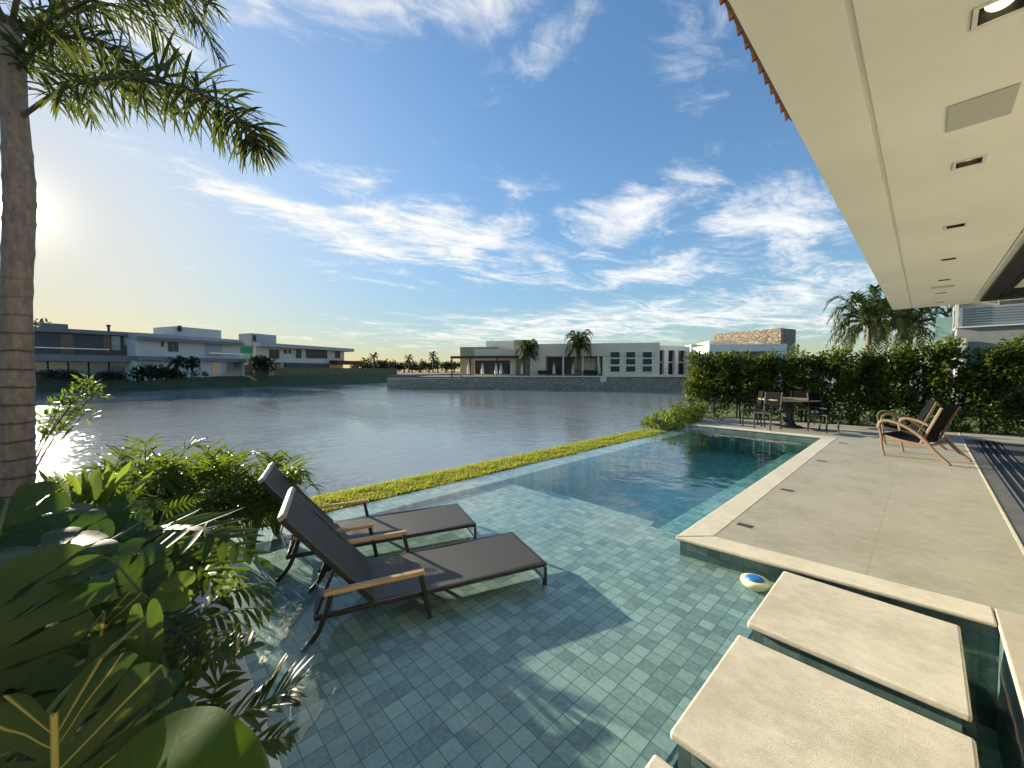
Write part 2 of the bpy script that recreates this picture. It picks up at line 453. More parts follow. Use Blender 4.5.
# ------------------------------------------------------------------ mesh builder
class MB:
    def __init__(self):
        self.v, self.f, self.uv, self.hasuv = [], [], [], False

    def add(self, verts, faces, uvs=None):
        b = len(self.v)
        self.v += [tuple(p) for p in verts]
        self.f += [tuple(b + i for i in fc) for fc in faces]
        if uvs:
            self.hasuv = True
            self.uv += uvs
        else:
            self.uv += [(0.5, 0.0)] * len(verts)

    def box(self, x0, y0, z0, x1, y1, z1):
        self.add([(x0, y0, z0), (x1, y0, z0), (x1, y1, z0), (x0, y1, z0), (x0, y0, z1), (x1, y0, z1), (x1, y1, z1), (x0, y1, z1)],
                 [(0, 3, 2, 1), (4, 5, 6, 7), (0, 1, 5, 4), (1, 2, 6, 5), (2, 3, 7, 6), (3, 0, 4, 7)])
        return self

    def prism(self, poly, z0, z1):
        n = len(poly)
        self.add([(p[0], p[1], z0) for p in poly] + [(p[0], p[1], z1) for p in poly],
                 [tuple(range(n - 1, -1, -1)), tuple(range(n, 2 * n))] + [(i, (i + 1) % n, n + (i + 1) % n, n + i) for i in range(n)])
        return self

    def tube(self, pts, rad, n=8, flat=1.0, caps=True):
        pts = [Vector(p) for p in pts]
        k = len(pts)
        rs = rad if isinstance(rad, (list, tuple)) else [rad] * k
        vs, ref = [], None
        for i in range(k):
            d = (pts[min(i + 1, k - 1)] - pts[max(i - 1, 0)]).normalized()
            if ref is None:
                ref = Vector((0, 0, 1)) if abs(d.z) < 0.9 else Vector((1, 0, 0))
            a = d.cross(ref).normalized()
            b = a.cross(d).normalized()
            ref = b
            for j in range(n):
                an = 2 * math.pi * (j + .5) / n
                vs.append(pts[i] + a * math.cos(an) * rs[i] + b * math.sin(an) * rs[i] * flat)
        fs = [(i * n + j, i * n + (j + 1) % n, (i + 1) * n + (j + 1) % n, (i + 1) * n + j) for i in range(k - 1) for j in range(n)]
        if caps:
            fs += [tuple(range(n - 1, -1, -1)), tuple((k - 1) * n + j for j in range(n))]
        self.add(vs, fs)
        return self

    def bar(self, a, b, w, h, up=(0, 0, 1)):
        a, b = Vector(a), Vector(b)
        d = (b - a).normalized()
        s = d.cross(Vector(up))
        if s.length < 1e-4:
            s = d.cross(Vector((1, 0, 0)))
        s.normalize()
        u = s.cross(d)
        vs = [p + s * (i * w / 2) + u * (j * h / 2) for p in (a, b) for i, j in ((-1, -1), (1, -1), (1, 1), (-1, 1))]
        self.add(vs, [(0, 1, 2, 3), (7, 6, 5, 4), (0, 4, 5, 1), (1, 5, 6, 2), (2, 6, 7, 3), (3, 7, 4, 0)])
        return self

    def ribbon(self, pts, w, th, side=(1, 0, 0)):      # a bent board: path, width along side, thickness
        pts = [Vector(p) for p in pts]
        s = Vector(side).normalized()
        vs, k = [], len(pts)
        for i in range(k):
            d = (pts[min(i + 1, k - 1)] - pts[max(i - 1, 0)]).normalized()
            nrm = s.cross(d).normalized()
            for a, b in ((-1, -1), (1, -1), (1, 1), (-1, 1)):
                vs.append(pts[i] + s * (a * w / 2) + nrm * (b * th / 2))
        fs = [(i * 4 + j, i * 4 + (j + 1) % 4, i * 4 + 4 + (j + 1) % 4, i * 4 + 4 + j) for i in range(k - 1) for j in range(4)]
        fs += [(3, 2, 1, 0), tuple((k - 1) * 4 + j for j in range(4))]
        self.add(vs, fs)
        return self

    def lathe(self, prof, n=24, c=(0, 0, 0)):
        k = len(prof)
        vs = [(c[0] + r * math.cos(2 * math.pi * j / n), c[1] + r * math.sin(2 * math.pi * j / n), c[2] + z) for r, z in prof for j in range(n)]
        fs = [(i * n + j, i * n + (j + 1) % n, (i + 1) * n + (j + 1) % n, (i + 1) * n + j) for i in range(k - 1) for j in range(n)]
        fs += [tuple(range(n - 1, -1, -1)), tuple((k - 1) * n + j for j in range(n))]
        self.add(vs, fs)
        return self

    def build(self, name, mat, parent=None, smooth=False, bevel=0.0, seg=2, merge=0.0, subd=0):
        me = bpy.data.meshes.new(name)
        me.from_pydata(self.v, [], self.f)
        if self.hasuv:
            ul = me.uv_layers.new(name='UVMap')
            idx = [0] * len(me.loops)
            me.loops.foreach_get('vertex_index', idx)
            flat = []
            for i in idx:
                flat += self.uv[i]
            ul.data.foreach_set('uv', flat)
        if merge:
            bm = bmesh.new()
            bm.from_mesh(me)
            bmesh.ops.remove_doubles(bm, verts=bm.verts, dist=merge)
            bm.to_mesh(me)
            bm.free()
        me.materials.append(M[mat] if isinstance(mat, str) else mat)
        if smooth:
            me.polygons.foreach_set('use_smooth', [True] * len(me.polygons))
        o = bpy.data.objects.new(name, me)
        COL.objects.link(o)
        if parent:
            o.parent = parent
        if bevel:
            b = o.modifiers.new('bevel', 'BEVEL')
            b.width = bevel
            b.segments = seg
            b.limit_method = 'ANGLE'
        if subd:
            s = o.modifiers.new('smooth', 'SUBSURF')
            s.levels = s.render_levels = subd
        return o


def tag(o, label=None, cat=None, group=None, kind=None):
    if label:
        o['label'] = label
    if cat:
        o['category'] = cat
    if group:
        o['group'] = group
    if kind:
        o['kind'] = kind
    return o


def empty(name, loc=(0, 0, 0), rz=0.0, label=None, cat=None, group=None):
    o = bpy.data.objects.new(name, None)
    COL.objects.link(o)
    o.location = loc
    o.rotation_euler = (0, 0, rz)
    o.empty_display_size = 0.1
    return tag(o, label, cat, group)


def copy_tree(o, parent=None):
    c = o.copy()
    COL.objects.link(c)
    if parent:
        c.parent = parent
    for ch in [x for x in COL.objects if x.parent == o]:
        copy_tree(ch, c)
    return c


def struct(name, mb, mat, **k):
    return tag(mb.build(name, mat, **k), kind='structure')


def spline(pts, n):
    pts = [Vector(p) for p in pts]
    P = [pts[0] * 2 - pts[1]] + pts + [pts[-1] * 2 - pts[-2]]
    out, k = [], len(pts) - 1
    for i in range(n):
        t = i / (n - 1) * k
        s = min(int(t), k - 1)
        t -= s
        a, b, c, d = P[s:s + 4]
        out.append(0.5 * ((2 * b) + (c - a) * t + (2 * a - 5 * b + 4 * c - d) * t * t + (3 * b - a - 3 * c + d) * t ** 3))
    return out


# ------------------------------------------------------------------ ground, lake, pool
DZ = 0.125          # deck above the water
FL = -0.06          # shallow shelf floor
struct('ground', MB().prism([(-4000, -4000), (4000, -4000), (4000, 4000), (-4000, 4000)], -3.2, -2.2), 'bank')
struct('lake_water', MB().prism([(-400, -300), (-5.9, -300), (-5.9, 60), (40, 60), (300, 300), (-400, 330)], -2.0, -0.70), 'lake_water')

shore = [(-68, -260), (-68.5, -60), (-69, -9), (-70, 4), (-72.5, 17), (-78, 35), (-92, 70), (-110, 140), (-80, 215), (0, 250), (260, 280)]
outd = [(-1, 0)] * 6 + [(-1, .2), (-1, .4), (-.6, .9), (0, 1), (.3, 1)]
mb = MB()
vs = []
for (x, y), (a, b) in zip(shore, outd):
    l = math.hypot(a, b)
    a, b = a / l, b / l
    for dd, z in ((0, -1.1), (0.5, -.55), (3, .25), (6, .95), (40, 1.0), (3500, 1.0)):
        vs.append((x + a * dd, y + b * dd, z))
fs = [(i * 6 + j, (i + 1) * 6 + j, (i + 1) * 6 + j + 1, i * 6 + j + 1) for i in range(len(shore) - 1) for j in range(5)]
mb.add(vs, fs)
struct('far_bank', mb, 'bank')

# own plot behind the pool, beyond the hedge
struct('lawn', MB().prism([(-6.3, 12.6), (-4.9, 12.45), (-4.9, 15.4), (60, 17.0), (60, 58), (-2, 58), (-4, 40), (-6.6, 22)], -1.5, 0.06), 'lawn')
mb = MB()
prof = [(-5.18, -.06), (-5.24, -.015), (-5.5, .0), (-5.8, -.01), (-6.02, -.05), (-6.4, -.35), (-7.2, -1.2)]
ys = [-8, -3, -.5, 1.2, 3, 5, 7, 9, 11, 12.5]
mb.add([(x + (0.12 if y > 9 and x < -5.4 else 0), y, z) for y in ys for x, z in prof],
       [(i * 7 + j, i * 7 + j + 1, (i + 1) * 7 + j + 1, (i + 1) * 7 + j) for i in range(len(ys) - 1) for j in range(6)])
struct('grass_bank', mb, 'lawn', smooth=True)

mb = MB()
for i in range(42000):
    y = rnd.uniform(1.0, 11.2)
    x = rnd.uniform(-6.08, -5.2) + 0.05 * math.sin(y * 2.1) * (1 if rnd.random() < .3 else 0)
    z = -.01 if x > -5.8 else -.01 - (-5.8 - x) * .2
    h = rnd.uniform(.022, .05) * (1.15 if noise.noise((x * 3, y * 3, 0)) > 0 else .8)
    an = rnd.uniform(0, 6.28)
    w = rnd.uniform(.004, .008)
    dx, dy = math.cos(an), math.sin(an)
    lx, ly = rnd.uniform(-.035, .035), rnd.uniform(-.035, .035)
    mb.add([(x - dx * w, y - dy * w, z), (x + dx * w, y + dy * w, z), (x + lx * .5 + dx * w * .7, y + ly * .5 + dy * w * .7, z + h * .65), (x + lx * 1.2, y + ly * 1.2, z + h)],
           [(0, 1, 2), (0, 2, 3)])
tag(mb.build('grass', 'grass'), 'bright green grass strip between the pool edge and the lake', 'grass', kind='stuff')

# pool shell
YN = 0.38                        # near wall of the pool (planter wall face)
YF = 12.42
struct('pool_floor', MB().box(-4.75, YN - .02, FL - .25, -0.80, 4.35, FL), 'tile_floor')
struct('pool_floor', MB().box(-4.75, 4.35, -1.5, -2.45, YF, -.60), 'tile_floor')
struct('pool_ledge', MB().box(-2.45, 4.35, -1.5, -1.66, YF, -.36), 'tile_floor')
struct('pool_step', MB().box(-4.75, 4.35, -.8, -2.45, 4.95, -.24), 'tile_floor')
struct('channel_floor', MB().box(-.80, -1.5, -.75, .42, 4.3, -.62), 'tile_floor')
struct('pool_edge', MB().box(-5.18, YN, -1.5, -4.75, YF, -.008), 'tile_floor')
struct('pool_wall', MB().box(-5.18, YF, -1.5, -1.64, YF + .2, DZ - .035), 'tile_xz')
struct('pool_wall', MB().box(-1.66, 4.1, -1.5, -1.50, YF, DZ - .035), 'tile_yz')
mb = MB().prism([(-1.66, 3.90), (.40, 4.115), (.40, 4.3), (-1.66, 4.1)], -1.0, DZ - .035)
struct('pool_wall', mb, 'tile_xz')
struct('pool_wall', MB().box(.385, -2, -1.0, .50, 4.1, DZ - .035), 'tile_yz')
struct('channel_wall', MB().box(-.80, -1.5, -.62, -.77, 3.9, FL - .004), 'tile_yz')
struct('pool_water', MB().prism([(-5.176, YN - .05), (-1.9, YN - .05), (-1.9, -1.5), (.45, -1.5), (.45, 4.17), (-1.58, 3.98), (-1.58, YF + .1), (-5.176, YF + .1)], -1.4, 0.0), 'pool_water')

# coping and deck
cop = MB()
cw = 0.27
cop.prism([(-1.69, 3.86), (.371, 4.075), (.371, 4.075 + cw), (-1.69 + cw, 3.86 + cw + .03)], DZ - .035, DZ)
struct('pool_coping', cop, 'coping', bevel=.012)
struct('pool_coping', MB().prism([(-1.692, 3.863), (-1.692 + cw, 3.893 + cw), (-1.74 + cw, YF - .02 + cw), (-1.74, YF - .02)], DZ - .035, DZ), 'coping', bevel=.012)
struct('pool_coping', MB().prism([(-4.80, YF - .02), (-1.743, YF - .02), (-1.743 + cw, YF + .25), (-4.80, YF + .25)], DZ - .035, DZ), 'coping', bevel=.012)
struct('pool_deck', MB().prism([(-1.50, 4.07), (.34, 4.27), (.60, 4.372), (.655, 4.372), (.655, 16.1), (-1.5, 15.85), (-5.4, 14.75), (-5.0, YF + .12), (-1.56, YF + .12)], -.25, DZ - .003), 'deck')
struct('side_path', MB().prism([(.375, -2.5), (3.0, -2.5), (3.0, 4.3), (.66, 4.3), (.66, 4.362), (.60, 4.362), (.375, 4.341)], DZ - .04, DZ), 'sidefloor', bevel=.01)
struct('threshold_strip', MB().box(.658, 4.37, -.2, .682, 16.1, DZ + .002), 'coping')
struct('threshold_stone', MB().box(.685, 4.37, -.2, .845, 14.7, DZ - .004), 'greystone')
struct('terrace_floor', MB().box(1.245, 4.37, -.2, 6, 14.7, DZ - .004), 'gloss_floor')
struct('terrace_floor', MB().box(.685, 14.703, -.2, 6, 16.3, DZ - .003), 'deck')
t = empty('door_track', (.845, 4.4, DZ), 0, 'black sliding door track with silver rails sunk along the deck', 'door track')
MB().box(0, 0, -.1, .398, 10.28, -.006).build('channel', 'black_metal', t)
for k in range(4):
    MB().box(.03 + k * .105, 0, -.006, .045 + k * .105, 10.27, .004).build('rail', 'alu', t)

# stepping stones
def stone(y0, y1, label, x0=-.775, x1=.20):
    s = empty('stepping_stone', ((x0 + x1) / 2, (y0 + y1) / 2, 0), 0, label, 'stepping stone', 'stepping stones across the pool corner')
    hx, hy = (x1 - x0) / 2, (y1 - y0) / 2
    MB().box(-hx, -hy, DZ - .045, hx, hy, DZ).build('slab', 'slab', s, bevel=.014, seg=3)
    MB().box(-hx + .03, -hy + .03, -.62, hx - .03, hy - .03, DZ - .046).build('pedestal', 'tile_xz', s)


stone(2.885, 3.865, 'worn cream stepping stone slab beside the deck edge and pool float')
stone(1.735, 2.715, 'large cream stepping stone with brown cracks, middle of three')
stone(.60, 1.59, 'stepping stone slab cut off at the bottom of the photo')

# planter
p = MB().box(-3.75, .0, -.6, -.95, YN, .12).build('planter_wall', 'planter', bevel=.01)
tag(p, 'low pale rendered planter wall between the plants and pool', 'wall')
mb = MB()
nx, ny = 40, 24
vv = []
for i in range(nx + 1):
    for j in range(ny + 1):
        x, y = -7.5 + i * (7.0 / nx), -4.0 + j * (4.02 / ny)
        vv.append((x, y, .02 + .05 * noise.noise((x * 2, y * 2, 3)) - (0.5 if x < -6.4 else 0)))
mb.add(vv, [(i * (ny + 1) + j, (i + 1) * (ny + 1) + j, (i + 1) * (ny + 1) + j + 1, i * (ny + 1) + j + 1) for i in range(nx) for j in range(ny)])
struct('planter_soil', mb, 'soil', smooth=True)

# ------------------------------------------------------------------ own house: porch roof
h = empty('house', (0, 0, 0), 0, 'modern house with a wide cream porch ceiling over the deck', 'house')
CZ = 3.05
RE = 11.15
MB().box(-.485, -4, CZ, -.222, RE, CZ + .12).build('ceiling', 'ceiling', h)
MB().box(-.198, -4, CZ, .082, RE, CZ + .12).build('ceiling', 'ceiling', h)
LY = [2.17, 3.62, 5.1, 6.55, 8.0, 9.3, 10.5]
LX, LS = .15, .058
yy = -4
mb = MB()
for y in LY:
    mb.box(.082, yy, CZ, .218, y - LS, CZ + .12)
    yy = y + LS
mb.box(.082, yy, CZ, .218, RE, CZ + .12)
MB().box(-.2225, -3.98, CZ + .014, -.1975, RE - .002, CZ + .11).build('ceiling', 'ceiling', h)
mb.build('ceiling', 'ceiling', h)
MB().box(.218, -4, CZ, .56, RE, CZ + .12).build('ceiling', 'ceiling', h)
MB().box(.57, 10.75, CZ, 4.6, RE, CZ + .12).build('ceiling', 'ceiling', h)
MB().box(.57, -4, CZ, .632, 10.745, CZ + .12).build('ceiling', 'ceiling', h)
MB().box(1.15, -4, CZ + .10, 4.6, 10.45, CZ + .13).build('ceiling', 'ceiling', h)
MB().box(-.478, -3.99, CZ + .1225, 4.6, RE - .01, CZ + .34).build('roof', 'fascia', h)
MB().box(.635, -4, CZ - .03, .80, 10.74, CZ + .12).build('door_head', 'black_metal', h)
MB().box(.80, 10.48, CZ - .028, 4.5, 10.738, CZ + .12).build('door_head', 'black_metal', h)
MB().box(.84, -4, CZ + .02, .90, 10.47, CZ + .118).build('door_head', 'black_metal', h)
mb = MB().box(4.6, -4, -.3, 4.85, 11, CZ + .33)  # unseen house wall, added to shade and to bounce sun onto the ceiling
mb.build('wall', 'pale_wall', h)
MB().box(1.25, -3.0, -.3, 4.6, -2.75, CZ + .1).build('wall', 'pale_wall', h)

for i, y in enumerate(LY):
    lab = ['lit square recessed downlight nearest in the porch ceiling', 'recessed downlight with a pale lamp, next beyond the ceiling panel'][i] if i < 2 else \
        'small dark recessed downlight in the far row of the porch ceiling'
    d = empty('downlight', (LX, y, CZ), 0, lab, 'downlight', 'recessed downlights along the porch ceiling')
    w = LS + .008
    mb = MB()
    for a in ((-w, -w, w, -LS + .006), (-w, LS - .006, w, w), (-w, -LS + .006, -LS + .006, LS - .006), (LS - .006, -LS + .006, w, LS - .006)):
        mb.box(a[0], a[1], -.005, a[2], a[3], -.0005)
    mb.build('trim', 'trim_white', d)
    mb = MB()
    q = LS - .002
    mb.box(-q, -q, .085, q, q, .09)
    for a in ((-q, -q, q, -q + .003), (-q, q - .003, q, q), (-q, -q + .003, -q + .003, q - .003), (q - .003, -q + .003, q, q - .003)):
        mb.box(a[0], a[1], 0, a[2], a[3], .085)
    mb.build('recess', 'black_metal', d)
    o = MB().lathe([(.001, .0), (.034, .0), (.038, .006), (.038, .03), (.03, .04)], 20).build('lamp', 'lamp' if i < 2 else 'lamp_off', d, smooth=False)
    o.location = (0, 0.01, .034 if i else .025)
    o.rotation_euler = (R(-12), 0, 0)
for (xa, ya, sx, sy, lab) in ((.15, 2.93, .105, .145, 'large grey access panel set flush in the porch ceiling'), (.15, 8.62, .12, .09, 'small grey vent panel among the far downlights')):
    o = MB().box(-sx, -sy, -.006, sx, sy, -.0008).build('ceiling_panel', 'panel', bevel=.002)
    o.location = (xa, ya, CZ)
    tag(o, lab, 'panel')

# upper roof eave with barrel tiles, its corner seen past the slab
tr = empty('tiled_eave', (-1.0, 4.71, 4.30), 0, 'terracotta barrel tile eave showing beyond the porch slab edge', 'roof eave')
mb = MB()
ny = 42
for r_ in range(3):
    for k in range(ny):
        y = -.09 - k * .18
        x0, z0 = r_ * .33 - .02, r_ * .10 - .0
        n = 7
        vs = []
        for xx, zz, rr in ((x0, z0, .095), (x0 + .42, z0 + .125, .078)):
            for s_ in (rr, rr - .016):
                for j in range(n):
                    an = math.pi * j / (n - 1)
                    vs.append((xx, y + math.cos(an) * s_, zz + math.sin(an) * s_ * .8))
        fs = []
        for j in range(n - 1):
            fs += [(j, j + 1, 2 * n + j + 1, 2 * n + j), (n + j + 1, n + j, 3 * n + j, 3 * n + j + 1), (j + 1, j, n + j, n + j + 1)]
        mb.add(vs, fs)
mb.build('tiles', 'terracotta', tr)
mb = MB()
mb.add([(.03, -7.6, -.03), (.03, -.005, -.03), (1.4, -.005, .40), (1.4, -7.6, .40), (.03, -7.6, -.008), (.03, -.005, -.008), (1.4, -.005, .43), (1.4, -7.6, .43)],
       [(0, 1, 2, 3), (7, 6, 5, 4), (0, 4, 5, 1), (1, 5, 6, 2), (2, 6, 7, 3), (3, 7, 4, 0)])
mb.build('roof_board', 'dark_metal', tr)
MB().box(.9, -7.6, -.93, 1.1, -.3, .27).build('wall', 'fascia', tr)

# ------------------------------------------------------------------ deck things
for i, (x, y) in enumerate([(-1.30, 4.70), (-1.29, 6.53), (-1.275, 9.12), (-1.268, 11.76)]):
    lab = ['small dark deck grate nearest the pool corner', 'small dark deck grate second from the pool corner', 'small dark deck grate third from the pool corner',
           'small dark deck grate farthest along, near the round table'][i]
    g = MB().box(-.075, -.045, -.01, .075, .045, .0)
    for k in range(5):
        g.box(-.065, -.036 + k * .016, 0, .065, -.028 + k * .016, .003)
    o = g.build('deck_grate', 'grate')
    o.location = (x, y, DZ - .001)
    tag(o, lab, 'drain grate', 'deck grates along the pool')

fl = empty('pool_float', (-.95, 3.74, .0), R(20), 'cream floating chlorine dispenser with a blue top', 'pool float')
MB().lathe([(.03, -.05), (.075, -.045), (.10, -.02), (.112, .004), (.105, .022), (.085, .030), (.07, .027)], 32).build('ring', 'float_white', fl, smooth=True)
MB().lathe([(.066, .024), (.066, .034), (.058, .04), (.02, .042)], 28).build('cap', 'float_blue', fl, smooth=True)

def lounger(P0, label, ang=0.0):
    # local: x = away from the camera side, y = towards the head, z from the water
    b = Vector((-.32, -.947, 0)).normalized()
    ax = math.atan2(b.y, b.x) - math.pi / 2
    L = empty('sun_lounger', (P0[0], P0[1], FL), ax + ang, label, 'sun lounger', 'sun loungers in the shallow water')
    W = .69
    sz = .20                      # seat above the shelf floor
    HX = -1.0                     # local x sign: width runs to -x
    def X(u): return -u if False else u
    mb = MB()
    for u in (.0, W):
        mb.bar((u, 0, sz - .016), (u, 1.80, sz - .016), .026, .034)
    for y in (.012, 1.42):
        mb.bar((0.015, y, sz - .02), (W - .015, y, sz - .02), .024, .04)
    mb.bar((0.015, .62, sz - .03), (W - .015, .62, sz - .03), .022, .025)
    mb.bar((.0, .02, .055), (W, .02, .055), .022, .022)
    mb.build('frame', 'dark_metal', L, bevel=.004)
    for u in (0, W):
        MB().bar((u, .012, sz - .042), (u, .012, 0), .03, .03, (0, 1, 0)).build('leg', 'dark_metal', L, bevel=.003)
    # sling seat
    mb = MB()
    pts = [(W / 2, .03 + 1.40 * i / 14, sz + .002 - .010 * math.sin(math.pi * i / 14)) for i in range(15)]
    mb.ribbon(pts, W - .035, .006)
    mb.build('seat', 'sling', L, smooth=False)
    # backrest
    pv, tp = Vector((0, 1.43, sz + .01)), Vector((0, 1.985, .828 - FL))
    mb = MB()
    for u in (.03, W - .03):
        mb.bar((u, pv.y, pv.z), (u, tp.y, tp.z), .028, .04, (0, 1, 1))
    mb.bar((.03, tp.y, tp.z), (W - .03, tp.y, tp.z), .028, .03, (0, 1, 1))
    mb.bar((.03, pv.y, pv.z), (W - .03, pv.y, pv.z), .024, .024)
    k = pv.lerp(tp, .42)
    for u in (.09, W - .09):
        mb.bar((u, k.y, k.z - .01), (u, 1.80, .13), .018, .022)
    mb.bar((.09, 1.80, .13), (W - .09, 1.80, .13), .018, .018)
    mb.build('back_frame', 'dark_metal', L, bevel=.004)
    nrm = Vector((0, -(tp.z - pv.z), tp.y - pv.y)).normalized()
    mb = MB()
    dv = (tp - pv)
    pts = [Vector((W / 2, 0, 0)) + Vector((0, pv.y, pv.z)) + dv * (i / 12) + nrm * (.018 - .012 * math.sin(math.pi * i / 12)) for i in range(13)]
    mb.ribbon(pts, W - .02, .008)
    mb.build('backrest', 'sling_back', L)
    mb = MB()
    q = tp + nrm * .012
    mb.ribbon([Vector((W / 2, q.y, q.z)) - dv.normalized() * .015, Vector((W / 2, q.y, q.z)) + dv.normalized() * .022], W - .015, .05)
    mb.build('headrest', 'sling_sunlit_edge', L, bevel=.01)
    # arms
    for u in (-.045, W + .045):
        a = Vector((u, 1.06, .37))
        c = Vector((u, 1.74, .365))
        mb = MB().bar(a, c, .05, .03)
        arm = mb.build('armrest', 'teak', L, bevel=.008)
        s = 1 if u < 0 else -1
        mb = MB().bar((u, 1.09, .356), (u + s * .01, 1.02, 0), .028, .034, (0, 1, 0))
        mb.bar((u, 1.05, sz - .02), (u + s * .045, 1.05, sz - .02), .022, .022)
        mb.build('leg', 'dark_metal', L, bevel=.003)
        pts = spline([(u, 1.69, .356), (u + s * .004, 1.73, .22), (u + s * .008, 1.78, .10), (u + s * .01, 1.87, .0)], 9)
        mb = MB().ribbon(pts, .03, .034)
        mb.bar((u, 1.735, sz - .02), (u + s * .045, 1.735, sz - .02), .022, .022)
        mb.build('leg', 'dark_metal', L, bevel=.003)
    return L


# width direction must run away from the camera: local +x is (-.947,.32) rotated; mirror by swapping sides
def place_lounger(P0, label):
    L = lounger(P0, label)
    # local +y = b ; local +x = b rotated -90 deg = (-.947, .32)
    return L


place_lounger((-2.217, 2.49), 'dark mesh sun lounger with teak arms, nearer the stepping stones')
place_lounger((-3.32, 2.577), 'dark mesh sun lounger with teak arms, beside the grass edge')


def armchair(loc, rz, label):
    A = empty('armchair', loc, rz, label, 'armchair', 'wooden sling armchairs on the deck')
    W = .80
    for s in (-1, 1):
        u = s * W / 2
        arm = spline([(1.02, u, .55), (.99, u, .655), (.90, u, .70), (.72, u, .665), (.52, u, .56), (.36, u, .42), (.2, u, .21), (.0, u, .0)], 26)
        mb = MB().ribbon(arm, .065, .05, (0, 1, 0))
        mb.build('armrest', 'wood', A, bevel=.008, smooth=False)
        mb = MB().ribbon(spline([(.93, u - s * .03, 0), (.97, u - s * .03, .18), (.985, u - s * .03, .38), (1.02, u - s * .02, .56)], 12), .045, .034, (0, 1, 0))
        mb.build('leg', 'wood', A, bevel=.006)
        mb = MB().ribbon(spline([(.99, u - s * .05, .40), (.72, u - s * .05, .335), (.45, u - s * .05, .30), (.27, u - s * .05, .31)], 12), .03, .05, (0, 1, 0))
        mb.build('seat_rail', 'wood', A, bevel=.006)
        mb = MB().bar((.42, u - s * .07, .30), (.15, u - s * .07, 1.01), .028, .04)
        mb.build('back_post', 'wood', A, bevel=.006)
    for x, z in ((.97, .38), (.30, .30)):
        MB().bar((x, -W / 2 + .05, z), (x, W / 2 - .05, z), .03, .03).build('crossbar', 'wood', A)
    mb = MB().ribbon(spline([(.98, 0, .42), (.80, 0, .365), (.6, 0, .33), (.43, 0, .335)], 10), W - .14, .05, (0, 1, 0))
    mb.build('seat', 'black_sling', A, bevel=.015)
    mb = MB().ribbon(spline([(.43, 0, .31), (.385, 0, .50), (.28, 0, .75), (.155, 0, 1.03)], 12), W - .17, .03, (0, 1, 0))
    mb.build('backrest', 'black_sling', A, bevel=.01)
    return A


armchair((.48, 10.70, DZ), R(180 - 20), 'brown wooden armchair with curved arms and black sling, nearer the pool')
armchair((.30, 12.75, DZ), R(180 + 8), 'brown wooden armchair with a grey sling back, behind the other armchair')

TC = Vector((-2.78, 14.0, DZ))
t = empty('round_table', TC, 0, 'round wooden top dining table on a dark pedestal by the hedge', 'table')
MB().lathe([(.70, .80), (.77, .805), (.78, .825), (.77, .845), (.02, .848)], 40).build('tabletop', 'tabletop', t)
MB().lathe([(.36, 0), (.36, .03), (.20, .07), (.14, .2), (.13, .6), (.26, .76), (.3, .80)], 24).build('pedestal', 'black_metal', t)


def diningchair(ang, rad, label):
    x, y = TC.x + rad * math.cos(ang), TC.y + rad * math.sin(ang)
    c = empty('dining_chair', (x, y, DZ), ang + math.pi / 2, label, 'chair', 'black metal chairs around the round table')
    # local -y faces the table
    for u in (-.23, .23):
        MB().bar((u, -.22, 0), (u, -.21, .47), .03, .03).build('leg', 'black_metal', c)
        MB().bar((u, .27, 0), (u, .22, .50), .03, .03).build('leg', 'black_metal', c)
        MB().bar((u, .22, .5), (u, .30, 1.06), .03, .03).build('back_post', 'black_metal', c)
        MB().bar((u, -.22, .66), (u, .25, .68), .035, .022).build('armrest', 'black_metal', c)
    MB().box(-.24, -.23, .45, .24, .23, .49).build('seat', 'black_metal', c, bevel=.01)
    mb = MB().ribbon(spline([(0, .235, .60), (0, .26, .82), (0, .30, 1.06)], 8), .46, .014, (1, 0, 0))
    mb.build('backrest', 'black_sling', c)


diningchair(R(205), 1.0, 'black metal dining chair at the left of the round table')
diningchair(R(252), 1.02, 'black metal dining chair in front of the round table, back turned to the pool')
diningchair(R(-25), 1.0, 'black metal dining chair at the right of the round table')
diningchair(R(80), 1.05, 'black metal dining chair behind the round table, against the hedge')


# ------------------------------------------------------------------ plants
def basis(y, n):
    y = Vector(y).normalized()
    z = Vector(n)
    z = (z - y * z.dot(y)).normalized()
    return Matrix((y.cross(z), y, z)).transposed()


